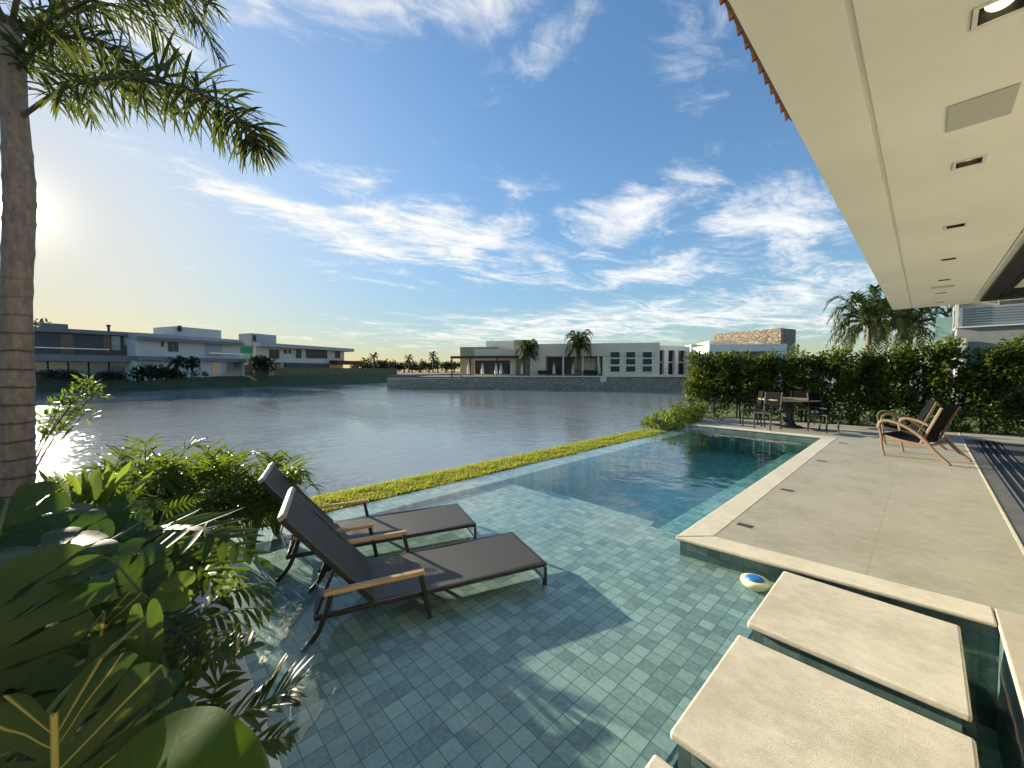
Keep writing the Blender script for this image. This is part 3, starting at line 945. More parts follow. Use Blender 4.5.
def monstera_leaf(mb, base, tip, normal, wide=1.0, lobes=6, slit=.5, holes=True, droop=.18, fold=.12, curl=.25, gap=.30, seed=0, K=6, Rw=11):
    rg = random.Random(seed)
    base, tip = Vector(base), Vector(tip)
    L = (tip - base).length
    B = basis(tip - base, normal)
    mar = spline([(.015, .01, 0), (.13, -.19, 0), (.36, -.19, 0), (.52, .04, 0), (.51, .36, 0), (.36, .68, 0), (.16, .90, 0), (0, 1, 0)], 60)
    ph = rg.uniform(0, 6)
    for s in (-1, 1):
        cuts = [0] + [(k + rg.uniform(-.15, .15)) / lobes for k in range(1, lobes)] + [1]
        cuts = [c ** .85 for c in cuts]
        for k in range(lobes):
            a, b = cuts[k], cuts[k + 1]
            whole = slit > .9
            gk = 0.0 if whole else gap * rg.uniform(.7, 1.3)
            sk = slit * rg.uniform(.75, 1.2)
            lk = 1.0 if whole else rg.uniform(.93, 1.05)
            vs, uv = [], []
            for j in range(Rw + 1):
                v = j / Rw
                sh = 1.0
                if v > sk:
                    sh = 1 - gk * min(1, (v - sk) / .14) * (.75 + .25 * (v - sk) / (1 - sk))
                elif holes and .16 < v < sk - .08:
                    sh = 1 - .26 * math.sin(math.pi * (v - .16) / (sk - .24))
                for i in range(K + 1):
                    q = i / K
                    qq = .5 + (q - .5) * sh
                    if k == 0:
                        qq = q
                    elif k == 1:
                        qq = q * (1 + sh) / 2
                    if k == lobes - 1:
                        qq = 1 - (1 - q) * (1 if sh == 1 else (1 + sh) / 2)
                    t_ = a + (b - a) * qq
                    mi = t_ * 59
                    i0 = min(int(mi), 58)
                    mp = mar[i0].lerp(mar[i0 + 1], mi - i0)
                    rib = Vector((0, max(0, min(.97, t_ ** 1.25)), 0))
                    ve = v * (lk if k > 1 else 1) * (1 - (0 if k == 0 or whole else 1) * .15 * (abs(q - .72) / .72) ** 2.2 * max(0, min(1, (v - .4) / .5))) if k < lobes - 1 else v
                    pnt = rib.lerp(mp, ve)
                    x = pnt.x * wide
                    z = fold * abs(x) - droop * max(0, pnt.y) ** 2 - curl * (abs(x)) ** 2 * 1.6 \
                        + .018 * math.sin(ph + 9 * pnt.y + s * 5 * x) - .006 * (2 * q - 1) ** 2 * v
                    vs.append(base + B @ Vector((s * x, pnt.y, z)) * L)
                    uv.append((abs(x), q if 0 < k < lobes - 1 else (q if k else 1 - q * .5) if k == 0 else q * .5))
            w = K + 1
            fs = [(j * w + i, j * w + i + 1, (j + 1) * w + i + 1, (j + 1) * w + i) for j in range(Rw) for i in range(K)]
            if s < 0:
                fs = [tuple(reversed(x)) for x in fs]
            mb.add(vs, fs, uv)


def pinnate_leaf(mb, base, tip, normal, pairs=9, seed=0, droop=.25, wide=.42):
    rg = random.Random(seed)
    base, tip = Vector(base), Vector(tip)
    L = (tip - base).length
    n0 = Vector(normal).normalized()
    mid = base.lerp(tip, .5) + n0 * L * .10
    cv = spline([base, mid, tip], pairs * 2 + 1)
    k = len(cv)
    vs = []
    for i, p in enumerate(cv):
        d = (cv[min(i + 1, k - 1)] - cv[max(i - 1, 0)]).normalized()
        s_ = d.cross(n0).normalized()
        w = L * .045 * (1 - .75 * i / (k - 1))
        vs += [p - s_ * w, p + s_ * w]
    mb.add(vs, [(2 * i, 2 * i + 1, 2 * i + 3, 2 * i + 2) for i in range(k - 1)])
    for i in range(0, k - 1):
        if i % 2:
            continue
        t_ = i / (k - 1)
        d = (cv[i + 1] - cv[max(i - 1, 0)]).normalized()
        s_ = d.cross(n0).normalized()
        ln = L * wide * (.55 + .45 * math.sin(math.pi * min(1, .25 + t_ * .75))) * (1 - .55 * t_ ** 2)
        for sg in (-1, 1):
            a = R(82 - 52 * t_ + rg.uniform(-7, 7))
            dd = s_ * sg * math.sin(a) + d * math.cos(a) + n0 * rg.uniform(-.05, .18)
            leaflet(mb, cv[i], dd, (n0 + s_ * sg * rg.uniform(-.1, .35)).normalized(), ln * rg.uniform(.85, 1.1), L * .042 * (1 - .35 * t_), droop * rg.uniform(.5, 1.5), 5)
    d = (cv[-1] - cv[-3]).normalized()
    leaflet(mb, cv[-1], d, n0, L * .16, L * .03, droop, 4)


def petiole(mb, a, b, r=.011, sag=.15):
    a, b = Vector(a), Vector(b)
    m = a.lerp(b, .55) + Vector((0, 0, (b - a).length * sag))
    mb.tube(spline([a, m, b], 9), [r * (1.2 - .5 * i / 8) for i in range(9)], 6)


def monstera_plant(root, leaves, label, mat='monstera', lab=None):
    pl = empty('monstera_plant', root, 0, label, 'plant', 'split-leaf plants in the planter')
    rt = Vector(root)
    st = MB()
    for i, lf in enumerate(leaves):
        base, tip, nrm = Vector(lf[0]), Vector(lf[1]), lf[2]
        kw = lf[3] if len(lf) > 3 else {}
        mt = kw.pop('mat', mat)
        mb = MB()
        monstera_leaf(mb, base - rt, tip - rt, nrm, seed=hash((round(base.x, 3), i)) & 1023, **kw)
        mb.build('leaf', mt, pl, smooth=True, merge=.0008)
        petiole(st, (rnd.uniform(-.04, .04), rnd.uniform(-.04, .04), 0), base - rt)
    st.build('stem', 'petiole', pl, smooth=True)
    return pl


def leaflet(mb, p, d, n, L, w, drp=.3, seg=4):
    p, d, n = Vector(p), Vector(d).normalized(), Vector(n)
    vs = []
    q = p.copy()
    for i in range(seg + 1):
        t_ = i / seg
        ww = w * (math.sin(math.pi * min(1, .12 + t_ * .88)) ** .7 if t_ < 1 else .03)
        s = d.cross(n).normalized()
        vs += [q - s * ww, q + n * (-.25 * ww) , q + s * ww]
        d = (d + Vector((0, 0, -drp / seg))).normalized()
        q = q + d * (L / seg)
    fs = []
    for i in range(seg):
        a = i * 3
        fs += [(a, a + 1, a + 4, a + 3), (a + 1, a + 2, a + 5, a + 4)]
    mb.add(vs, fs)


def leaflet2(mb, p, d, n, L, w, drp):    # light version: one strip
    p, d, n = Vector(p), Vector(d).normalized(), Vector(n)
    s = d.cross(n).normalized()
    m = p + d * L * .5
    d2 = (d + Vector((0, 0, -drp))).normalized()
    e = m + d2 * L * .5
    mb.add([p - s * w * .5, p + s * w * .5, m + s * w, m - s * w, e], [(0, 1, 2, 3), (3, 2, 4)])


def frond(mb, pts, n, Lmax, w, droop=.4, ang=55, lift=.1, plume=0.0, start=.15, rr=.012, rmb=None, up=(0, 0, 1), light=False, seed=1, roll=.0, fox=0.0, full=.6, taper=.1):
    rg = random.Random(seed)
    cv = spline(pts, max(n, 8))
    k = len(cv)
    (rmb or mb).tube(cv, [rr * (1 - .8 * i / (k - 1)) for i in range(k)], 5)
    for i in range(k):
        t_ = i / (k - 1)
        if t_ < start:
            continue
        d = (cv[min(i + 1, k - 1)] - cv[max(i - 1, 0)]).normalized()
        s = d.cross(Vector(up)).normalized()
        u = s.cross(d)
        tt = (t_ - start) / (1 - start)
        L = Lmax * (max(.0, math.sin(math.pi * (taper + (1 - taper) * .95 * tt))) ** full + .06)
        for sg in (-1, 1):
            a = R(ang - 14 * tt + rg.uniform(-9, 9))
            lf = lift + plume * rg.uniform(-1, 1)
            dd = s * sg * math.sin(a) + d * math.cos(a) + u * lf
            if fox:
                ph = rg.uniform(-1.57, 1.57) * fox
                side = s * sg * math.cos(ph) + u * math.sin(ph)
                dd = side * math.sin(a) + d * math.cos(a)
            (leaflet2 if light else leaflet)(mb, cv[i] + d * rg.uniform(-.01, .01), dd, u + s * sg * (.3 + roll * rg.uniform(-1.6, 1.6)) + d * roll * rg.uniform(-1, 1), L * rg.uniform(.85, 1.08), w * (.75 + .35 * (1 - tt)), droop * rg.uniform(.6, 1.4))


def arc(base, az, length, rise, fall, n=6):
    pts = []
    for i in range(n):
        t_ = i / (n - 1)
        rr = length * (t_ ** .9) * (1 - .18 * t_)
        pts.append(Vector(base) + Vector((math.cos(az) * rr, math.sin(az) * rr, rise * math.sin(min(1, t_ * 1.05) * math.pi * .62) - fall * t_ ** 2.2)))
    return pts


# --- the tall palm by the planter
tb = at(17, 470, 3.5)
pr = empty('palm_tree', (tb.x, tb.y, 0), 0, 'tall smooth-trunked palm beside the sun with one long drooping frond', 'palm tree')
rt = Vector((tb.x, tb.y, 0))
path = [(17.5, 620), (17, 470), (17, 390), (16.5, 300), (19, 230), (19.5, 190), (16.5, 140), (14, 105), (11, 60), (9, 20)]
rads = [.118, .108, .105, .094, .096, .098, .088, .082, .092, .066]
cv = spline([at(x, y, 3.5) - rt for x, y in path], 70)
cr = []
for i in range(70):
    t_ = i / 69 * (len(rads) - 1)
    j = min(int(t_), len(rads) - 2)
    ring = .006 if (i % 4 == 0 and i < 45) else 0
    cr.append(rads[j] + (rads[j + 1] - rads[j]) * (t_ - j) + ring)
MB().tube(cv, cr, 24).build('trunk', 'palm_bark', pr, smooth=True)
fmb, rmb = MB(), MB()
F_ = lambda pts, **k: frond(fmb, [at(x, y, d) - rt for x, y, d in pts], rmb=rmb, **k)
F_([(16, 121, 3.5), (30, 111, 3.47), (50, 97, 3.3), (78, 83, 2.85), (130, 78, 2.72), (185, 88, 2.6), (226, 108, 2.5), (250, 130, 2.46), (260, 147, 2.44)], n=250, Lmax=.36, w=.0105, droop=.75, ang=68, lift=.1, roll=1.0, fox=1.0, start=.24, rr=.022, seed=3)
F_([(11, 62, 3.5), (32, 36, 3.42), (60, 16, 3.2), (110, -8, 2.85), (165, -14, 2.75), (215, 5, 2.65)], n=150, Lmax=.38, w=.009, roll=1.0, fox=1.0, droop=.9, lift=.4, plume=.5, start=.2, rr=.022, seed=4)
F_([(11, 80, 3.5), (26, 60, 3.46), (48, 42, 3.35), (85, 38, 3.15), (120, 60, 3.2), (140, 95, 3.25)], n=170, Lmax=.38, w=.009, roll=1.0, fox=1.0, droop=.9, lift=.35, plume=.5, start=.12, rr=.02, seed=5)
top = at(10, 40, 3.5) - rt
for i, a in enumerate([20, 70, 120, 165, 205, 250, 300, 340]):
    frond(fmb, arc(top + Vector((0, 0, .05)), R(a), 1.9, 1.05 + .2 * (i % 3), .9), 84, .40, .011, droop=.8, lift=.3, plume=.6, fox=.9, roll=.8, rmb=rmb, rr=.022, seed=20 + i)
fmb.build('frond', 'palm', pr)
rmb.build('frond_stem', 'twig', pr)

# --- split-leaf plants in the planter
UPV = Vector((0, 0, 1))
tocam = lambda p: (EYEP - Vector(p)).normalized()


def LF(bx, by, bd, tx, ty, td, nz=.5, **kw):
    kw = dict(dict(slit=.46, gap=.2, lobes=6), **kw)
    b, t_ = at(bx, by, bd), at(tx, ty, td)
    n = tocam(b) * (1 - nz) + UPV * nz
    return (b, t_, n, kw)


monstera_plant((-1.72, -.62, .03), [
    LF(54, 714, 1.12, 58, 925, .95, .25, mat='monstera_vein', wide=1.0, slit=.8, gap=.10, droop=.08, lobes=7),
    LF(-22, 590, 1.32, -2, 715, 1.22, .3, wide=1.5, slit=.62, gap=.11, lobes=7, droop=.1),
    LF(105, 612, 1.62, 88, 700, 1.5, .6, mat='monstera_vein', wide=.95, slit=.6, droop=.3),
    LF(170, 700, 1.25, 110, 770, 1.15, .6, wide=.9),
    LF(145, 618, 1.5, 146, 700, 1.45, .15, wide=.35, slit=.95, holes=False),
    LF(-60, 640, 1.25, -75, 790, 1.1, .4, wide=1.0),
], 'big-leaved monstera with a yellow-ribbed leaf facing the viewer')
monstera_plant((-2.2, -.55, .03), [
    LF(100, 820, .97, 250, 800, .90, .15, mat='glossleaf', wide=.95, slit=.97, holes=False, droop=.2, fold=-.12, gap=.03, curl=.05),
    LF(8, 500, 1.8, 28, 558, 1.7, .5, wide=1.1, droop=.3, slit=.62, gap=.12),
    LF(50, 518, 1.85, 90, 556, 1.75, .75, wide=1.0, droop=.3, slit=.62, gap=.12),
    LF(40, 545, 1.6, 108, 566, 1.5, .85, wide=.8, slit=.66, gap=.1),
    LF(112, 560, 1.8, 158, 606, 1.72, .5, wide=.95, slit=.62, gap=.14),
    LF(92, 585, 1.85, 130, 630, 1.78, .45, wide=.8, slit=.62, gap=.14),
], 'dark monstera with broad split leaves below the palm trunk')
monstera_plant((-3.15, -.25, .03), [
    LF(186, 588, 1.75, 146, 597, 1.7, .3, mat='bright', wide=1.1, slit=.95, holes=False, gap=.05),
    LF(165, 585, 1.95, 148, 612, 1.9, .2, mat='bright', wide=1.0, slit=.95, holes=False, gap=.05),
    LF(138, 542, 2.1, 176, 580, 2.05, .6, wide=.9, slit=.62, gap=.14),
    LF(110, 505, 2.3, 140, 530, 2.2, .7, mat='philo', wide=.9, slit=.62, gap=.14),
], 'dark monstera with a pair of round back-lit leaves at its edge')


def pin_plant(root, lv, label, mat='philo'):
    o = empty('philodendron', root, 0, label, 'plant', 'deeply cut leafy plants in the planter')
    r0 = Vector(root)
    fm, sm = MB(), MB()
    for i, (bx, by, bd, tx, ty, td, nz) in enumerate(lv):
        b, t_ = at(bx, by, bd), at(tx, ty, td)
        n = tocam(b) * (1 - nz) + UPV * nz
        pinnate_leaf(fm, b - r0, t_ - r0, n, seed=i * 7 + int(bx), pairs=9 if bd < 2.4 else 8)
        petiole(sm, (0, 0, 0), b - r0, .007, .12)
    fm.build('foliage', mat, o, smooth=True)
    sm.build('stem', 'petiole', o, smooth=True)


pin_plant((-3.3, -.15, .03), [
    (158, 527, 2.25, 258, 558, 2.08, .8), (175, 553, 2.1, 226, 596, 2.0, .6), (200, 540, 2.35, 243, 590, 2.25, .55), (150, 545, 2.2, 120, 585, 2.1, .6),
    (190, 520, 2.5, 236, 534, 2.45, .7), (165, 512, 2.5, 200, 500, 2.6, .5), (145, 520, 2.4, 105, 530, 2.3, .6), (170, 540, 2.3, 175, 590, 2.15, .5),
], 'glossy deeply cut plant hanging over the pool by the loungers')
pin_plant((-3.5, -.6, .03), [
    (100, 505, 2.5, 142, 490, 2.6, .5), (95, 510, 2.4, 60, 500, 2.35, .6), (100, 515, 2.4, 138, 530, 2.3, .7), (90, 515, 2.3, 84, 555, 2.15, .5),
    (110, 500, 2.6, 128, 470, 2.7, .3), (80, 515, 2.3, 36, 530, 2.15, .7), (120, 512, 2.5, 165, 508, 2.5, .6), (70, 505, 2.4, 55, 478, 2.45, .3),
], 'deeply cut leafy plant in the shade below the bright lobed leaves')
pin_plant((-2.75, -.5, .03), [
    (130, 590, 1.9, 168, 640, 1.8, .5), (120, 600, 1.9, 90, 648, 1.75, .5), (140, 580, 2.0, 190, 600, 1.95, .7), (125, 570, 2.0, 100, 545, 2.1, .5),
    (150, 640, 1.7, 140, 710, 1.55, .4), (160, 620, 1.8, 205, 655, 1.75, .6),
], 'deeply cut dark plant in the middle of the planter behind the monstera', 'monstera')
fan = empty('lobed_plant', at(84, 520, 2.5), 0, 'bright back-lit upright leaves rising beside the palm trunk', 'plant')
mb = MB()
fr = Vector(fan.location)
rg = random.Random(9)
for i in range(30):
    px, py = rg.uniform(48, 140), rg.uniform(488, 508)
    a = at(px * .6 + 84 * .4, py + 8, 2.5 + rg.uniform(-.15, .2))
    b = at(px + rg.uniform(-16, 16), py - rg.uniform(18, 38), 2.5 + rg.uniform(-.2, .25))
    leaflet(mb, a - fr, b - a, (tocam(a) + Vector((rg.uniform(-.6, .6), rg.uniform(-.6, .6), .3))).normalized(), (b - a).length, rg.uniform(.018, .032), rg.uniform(.05, .5), 6)
mb.build('foliage', 'bright', fan, smooth=True)
filler = []
for i in range(16):
    px, py = rnd.uniform(-40, 150), rnd.uniform(520, 760)
    dd = 1.9 - (py - 520) / 240 * .7 + .3
    a = rnd.uniform(0, 6.28)
    filler.append(LF(px, py, dd, px + 70 * math.cos(a) / dd, py + 25 + 35 * math.sin(a) / dd, dd - .08, rnd.uniform(.5, .9), wide=rnd.uniform(.8, 1.05)))
filler += [LF(30, 668, 1.35, 60, 740, 1.3, .5, wide=1.1), LF(85, 660, 1.4, 120, 735, 1.35, .5, wide=1.0), LF(0, 700, 1.3, -20, 790, 1.2, .5, wide=1.1), LF(140, 690, 1.4, 175, 745, 1.35, .6, wide=.9)]
monstera_plant((-2.05, -.95, .03), filler, 'low dark split-leaf plant filling the shade under the taller leaves')

# --- feathery fronds over the planter wall
def cycad(root, fr, label, mat='frond', name='fern_palm'):
    c = empty(name, root, 0, label, 'plant', 'feathery plants along the planter wall')
    fm, rm = MB(), MB()
    for i, (pts, kw) in enumerate(fr):
        pp = [Vector(root) + (at(*pts[0]) - Vector(root)) * .02] + [at(*q) for q in pts]
        pp = [at(*q) - Vector(root) for q in pts]
        petiole(rm, (0, 0, 0), pp[0], .007, .2)
        k = dict(n=15, Lmax=.17, w=.012, droop=.5, ang=58, lift=.35, start=.0, rr=.006, seed=i + 50)
        k.update(kw)
        frond(fm, pp, rmb=rm, **k)
    fm.build('foliage', mat, c, smooth=True)
    rm.build('stem', 'petiole', c, smooth=True)


cycad((-2.2, -.08, .03), [
    ([(205, 735, 1.42), (240, 716, 1.45), (270, 698, 1.5), (294, 687, 1.53)], dict(n=16, Lmax=.19)),
    ([(200, 752, 1.35), (235, 746, 1.36), (268, 740, 1.4), (288, 737, 1.42)], dict(n=11, Lmax=.12)),
    ([(210, 720, 1.5), (215, 690, 1.55), (232, 660, 1.6), (250, 645, 1.65)], dict(n=13, Lmax=.15)),
], 'feathery frond plant spilling over the planter wall at the pool corner')
cycad((-2.55, -.08, .03), [
    ([(184, 690, 1.65), (180, 668, 1.7), (176, 645, 1.75), (170, 630, 1.8)], dict(n=14, Lmax=.18)),
    ([(186, 690, 1.65), (200, 668, 1.68), (218, 655, 1.7), (235, 650, 1.72)], dict(n=14, Lmax=.17)),
    ([(180, 692, 1.62), (165, 680, 1.6), (150, 680, 1.58), (138, 690, 1.55)], dict(n=13, Lmax=.16)),
    ([(184, 695, 1.6), (190, 705, 1.52), (192, 720, 1.45)], dict(n=12, Lmax=.15)),
], 'star-shaped dark frond plant in the middle of the planter')
cycad((-3.05, -.08, .03), [
    ([(165, 640, 1.9), (195, 622, 1.92), (232, 612, 1.95), (268, 606, 2.0)], dict(n=16, Lmax=.17, droop=1.6, lift=.1)),
    ([(190, 628, 2.0), (215, 600, 2.1), (245, 588, 2.15), (270, 592, 2.2)], dict(n=16, Lmax=.17, droop=1.2)),
    ([(180, 625, 2.0), (180, 600, 2.1), (192, 580, 2.2), (210, 570, 2.25)], dict(n=14, Lmax=.16)),
    ([(195, 640, 1.9), (215, 640, 1.88), (240, 650, 1.86)], dict(n=12, Lmax=.15, droop=1.2)),
], 'drooping frond plant leaning over the water near the loungers')

# lance leaves
ll = empty('lance_plant', at(170, 752, 1.25) * 1.0, 0, 'small plant with upright lance leaves beside the curved glossy leaf', 'plant')
mb = MB()
for px, py, tx, ty in ((165, 752, 154, 706), (168, 752, 195, 698), (172, 755, 213, 718), (175, 758, 226, 728), (165, 755, 165, 712), (170, 755, 180, 705)):
    a, b = at(px, py, 1.25), at(tx, ty, 1.22)
    leaflet(mb, a - Vector(ll.location), b - a, tocam(a), (b - a).length, .014, .15, 5)
mb.build('foliage', 'bright', ll, smooth=True)


def leafball(mb, c, rad, n, L, w, rg, flat=.8, up=.35):
    c = Vector(c)
    for _ in range(n):
        v = Vector((rg.gauss(0, 1), rg.gauss(0, 1), rg.gauss(0, 1))).normalized() * (rg.random() ** .45)
        p = c + Vector((v.x * rad, v.y * rad, v.z * rad * flat))
        d = (v + Vector((rg.uniform(-.8, .8), rg.uniform(-.8, .8), rg.uniform(-.4, .8) + up)))
        if d.length < .05:
            continue
        n_ = Vector((rg.uniform(-.7, .7), rg.uniform(-.7, .7), 1))
        leaflet2(mb, p, d, n_, L * rg.uniform(.7, 1.25), w * rg.uniform(.8, 1.2), rg.uniform(.1, .9))


# --- strappy shrub row beyond the planter, against the lake
def strappy(px, py, d, sz, label, mat='shrub', n=24, low=True):
    top = at(px, py, d)
    root = Vector((top.x, top.y, -.02))
    hh = top.z - root.z
    rg = random.Random(int(px * 7 + py))
    o = empty('philodendron_shrub', root, 0, label, 'shrub', 'leafy shrubs between the planter and the lake')
    fm, rm = MB(), MB()
    for i in range(n):
        a = rg.uniform(0, 6.28)
        rr = sz * math.sqrt(rg.random()) * .55
        zz = hh * rg.uniform(.45, .92) * (1 - .25 * (rr / sz) ** 2)
        b = Vector((math.cos(a) * rr * .6, math.sin(a) * rr * .6, zz * .86))
        ln = sz * rg.uniform(.42, .62)
        pts = arc(b, a + rg.uniform(-.7, .7), ln, ln * rg.uniform(.4, 1.0), ln * rg.uniform(.1, .7), 5)
        petiole(rm, (rr * .12 * math.cos(a), rr * .12 * math.sin(a), 0), b, .006, .1)
        frond(fm, pts, 11, sz * .34, .010, droop=.55, ang=46, lift=.25, plume=.25, start=.0, rr=.005, rmb=rm, seed=i, full=.5, taper=.2)
    fm.build('foliage', mat, o, smooth=False)
    rm.build('stem', 'petiole', o)


strappy(150, 444, 3.6, .62, 'spiky-topped leafy shrub left of the row against the bright lake', n=28)
strappy(215, 450, 4.0, .70, 'dense strappy shrub in the middle of the row by the lake', n=30)
strappy(275, 462, 4.3, .62, 'strappy shrub directly behind the lounger backrests', n=30)
strappy(250, 490, 3.9, .55, 'low strappy shrub at the pool end below the loungers', n=30)
strappy(104, 458, 3.7, .6, 'strappy shrub tip beside the palm trunk against the glitter', n=28)
strappy(180, 490, 3.3, .55, 'low leafy shrub in front of the strappy row', 'philo', n=30)
strappy(110, 480, 3.2, .50, 'small leafy shrub beside the bright lobed leaves', 'bright', n=24)

# slender shrub above the lake by the trunk
o_ = at(20, 478, 4.6)
rt = Vector((o_.x, o_.y, -.3))
sh = empty('slender_shrub', rt, 0, 'thin yellow-green shrub tip standing over the glittering lake', 'shrub')
rg = random.Random(5)
lm, sm_ = MB(), MB()
for px, py in ((88, 384), (80, 391), (70, 399), (60, 406), (94, 394), (52, 416), (76, 407), (45, 428), (62, 424), (38, 437), (84, 414), (56, 434)):
    e = at(px, py, 4.6 + rg.uniform(-.2, .2)) - rt
    sm_.tube(spline([(0, 0, 0), (e.x * .25, e.y * .25, e.z * .55), e], 8), .005, 5)
    leafball(lm, e, .10, 32, .10, .013, rg)
lm.build('foliage', 'shrub', sh)
sm_.build('stem', 'twig', sh)

# --- hedge behind the deck
hd = empty('hedge', (-1.6, 15.9, 0), 0, 'tall clipped green hedge along the back of the deck', 'hedge')
rt = Vector((-1.6, 15.9, 0))
hm = MB()
rg = random.Random(11)
xs = [-6.0, -5.35, -4.75, -4.1, -3.45, -2.8, -2.1, -1.45, -.8, -.1, .55, 1.2, 1.9, 2.6, 3.4, 4.3, 5.2]
for i, x in enumerate(xs):
    y = 15.15 + (x + 6) * .145 if x < -1 else 15.95 + (x + 1) * .05
    y += .55
    tmb = MB()
    for k in range(2):
        bx = x + rg.uniform(-.15, .15)
        tmb.tube([(bx - rt.x, y - rt.y + rg.uniform(-.1, .1), 0), (bx - rt.x + rg.uniform(-.06, .06), y - rt.y, .9), (bx - rt.x + rg.uniform(-.2, .2), y - rt.y, 2.0)], [.03, .024, .012], 6)
    tmb.build('trunk', 'twig', hd)
    top = 2.35 + rg.uniform(-.16, .2) + (.08 if i > 6 else 0)
    for k in range(34):
        z = .35 + (top - .45) * ((k + .5) / 34) ** .85
        wide = .42 if z > .9 else .30
        c = (x + rg.uniform(-wide, wide) - rt.x, y + rg.uniform(-.42, .42) - rt.y, z + rg.uniform(-.1, .1))
        leafball(hm, c, rg.uniform(.2, .34), 100 if z > .7 else 60, .13, .034, rg, 1.0, .2)
hm.build('foliage', 'hedge', hd)

# low shrub at the pool's far end and ground cover under the hedge
def lowbush(c, rad, hgt, n, label, mat='bright'):
    o = empty('garden_bush', c, 0, label, 'bush', 'pale green bushes at the far end of the pool')
    rg = random.Random(int(c[0] * 100) & 255)
    m_, st = MB(), MB()
    for k in range(n):
        a, r_ = rg.uniform(0, 6.28), rad * math.sqrt(rg.random())
        z = hgt * (1 - (r_ / rad) ** 2 * .75) * rg.uniform(.5, 1)
        q = (r_ * math.cos(a), r_ * math.sin(a), z)
        st.tube([(q[0] * .3, q[1] * .3, -.1), q], .006, 4)
        leafball(m_, q, .15, 26, .15, .020, rg, .9, .4)
    m_.build('foliage', mat, o)
    st.build('stem', 'petiole', o)


lowbush((-5.62, 11.75, -.02), .55, .42, 26, 'pale green bush nearest the grass strip at the far pool corner')
lowbush((-5.75, 12.9, -.02), .65, .62, 34, 'pale green bush in the middle of the far pool corner planting')
lowbush((-5.6, 14.0, -.02), .75, .85, 40, 'pale green bush against the hedge end, tallest of the far corner', 'hedge')
mb = MB()
rg = random.Random(3)
for i in range(150):
    x = rg.uniform(-2.6, 4.5)
    y = 15.9 + (x + 1.5) * .06 + rg.uniform(.0, .5)
    leafball(mb, (x, y + .12, rg.uniform(.1, .32)), .12, 18, .13, .014, rg, .8, .5)
tag(mb.build('ground_cover', 'bright'), 'low bright ground cover along the foot of the hedge', 'ground cover', kind='stuff')

# --- palms
def date_palm(loc, trunk_h, r, crown, n, label, name='palm_tree', mat='palm_far', group=None, seed=1, tz=.22, leafl=.3, lw=.03):
    o = empty(name, loc, 0, label, 'palm tree', group)
    rg = random.Random(seed)
    MB().tube([(0, 0, -.2), (rg.uniform(-.05, .05), 0, trunk_h * .5), (rg.uniform(-.1, .1), rg.uniform(-.1, .1), trunk_h)], [tz * 1.15, tz * .95, tz], 9).build('trunk', 'bark', o, smooth=True)
    fm = MB()
    for i in range(n):
        a = i * 2.399 + rg.uniform(-.2, .2)
        t_ = i / n
        rise = crown * (1.0 - 1.15 * t_)
        ln = crown * rg.uniform(.9, 1.1)
        frond(fm, arc((0, 0, trunk_h), a, ln, rise, ln * (.35 + .45 * t_), 6), 46, leafl, lw, droop=.8, ang=50, lift=.15, plume=.35, start=.1, rr=.025, light=True, seed=seed * 50 + i)
    fm.build('crown', mat, o)


pa = at(868, 371, 19)
date_palm((pa.x, pa.y, .0), 4.15, .1, 2.0, 34, 'feathery palm behind the hedge, left of the porch corner', group='palms behind the hedge', seed=3, tz=.10, leafl=.50, lw=.028, mat='palm')
pa = at(908, 371, 20.5)
date_palm((pa.x, pa.y, .0), 4.1, .1, 2.0, 30, 'second feathery palm behind the hedge, under the porch corner', group='palms behind the hedge', seed=8, tz=.10, leafl=.50, lw=.028, mat='palm')


# ------------------------------------------------------------------ far houses
class Facade:
    def __init__(s, name, ax, bx, z0, label, cat='house', group=None):
        s.A, s.B = Vector(ax), Vector(bx)
        d = s.B - s.A
        s.dir = d.normalized()
        s.nrm = Vector((-s.dir.y, s.dir.x, 0))
        s.z0 = z0
        s.o = empty(name, (s.A.x, s.A.y, z0), math.atan2(d.y, d.x), label, cat, group)

    def loc(s, px, py, back=0.0):
        d = ray(px, py)
        A = s.A + s.nrm * back
        k = (Vector((A.x, A.y, 0)) - Vector((0, 0, 0))).dot(s.nrm) / Vector((d.x, d.y, 0)).dot(s.nrm)
        p = EYEP + d * k
        return (Vector((p.x, p.y, 0)) - Vector((s.A.x, s.A.y, 0))).dot(s.dir), p.z - s.z0

    def part(s, name, mat, x0, y0, x1, y1, f, b, base=None, rc=None, parent=None, bevel=0):
        ref = max(0.0, f) if f > 0.5 else 0.0
        rc = x0 if rc is None else rc
        la, lb = s.loc(x0, y0, ref)[0], s.loc(x1, y0, ref)[0]
        za, zb = s.loc(rc, y0, ref)[1], s.loc(rc, y1, ref)[1]
        zt = max(za, zb)
        zb_ = min(za, zb) if base is None else base
        return MB().box(la, f, zb_, lb, b, zt).build(name, mat, parent or s.o, bevel=bevel)


def plane_x(px, py, X):
    d = ray(px, py)
    k = X / d.x
    return EYEP + d * k


GZ = .9
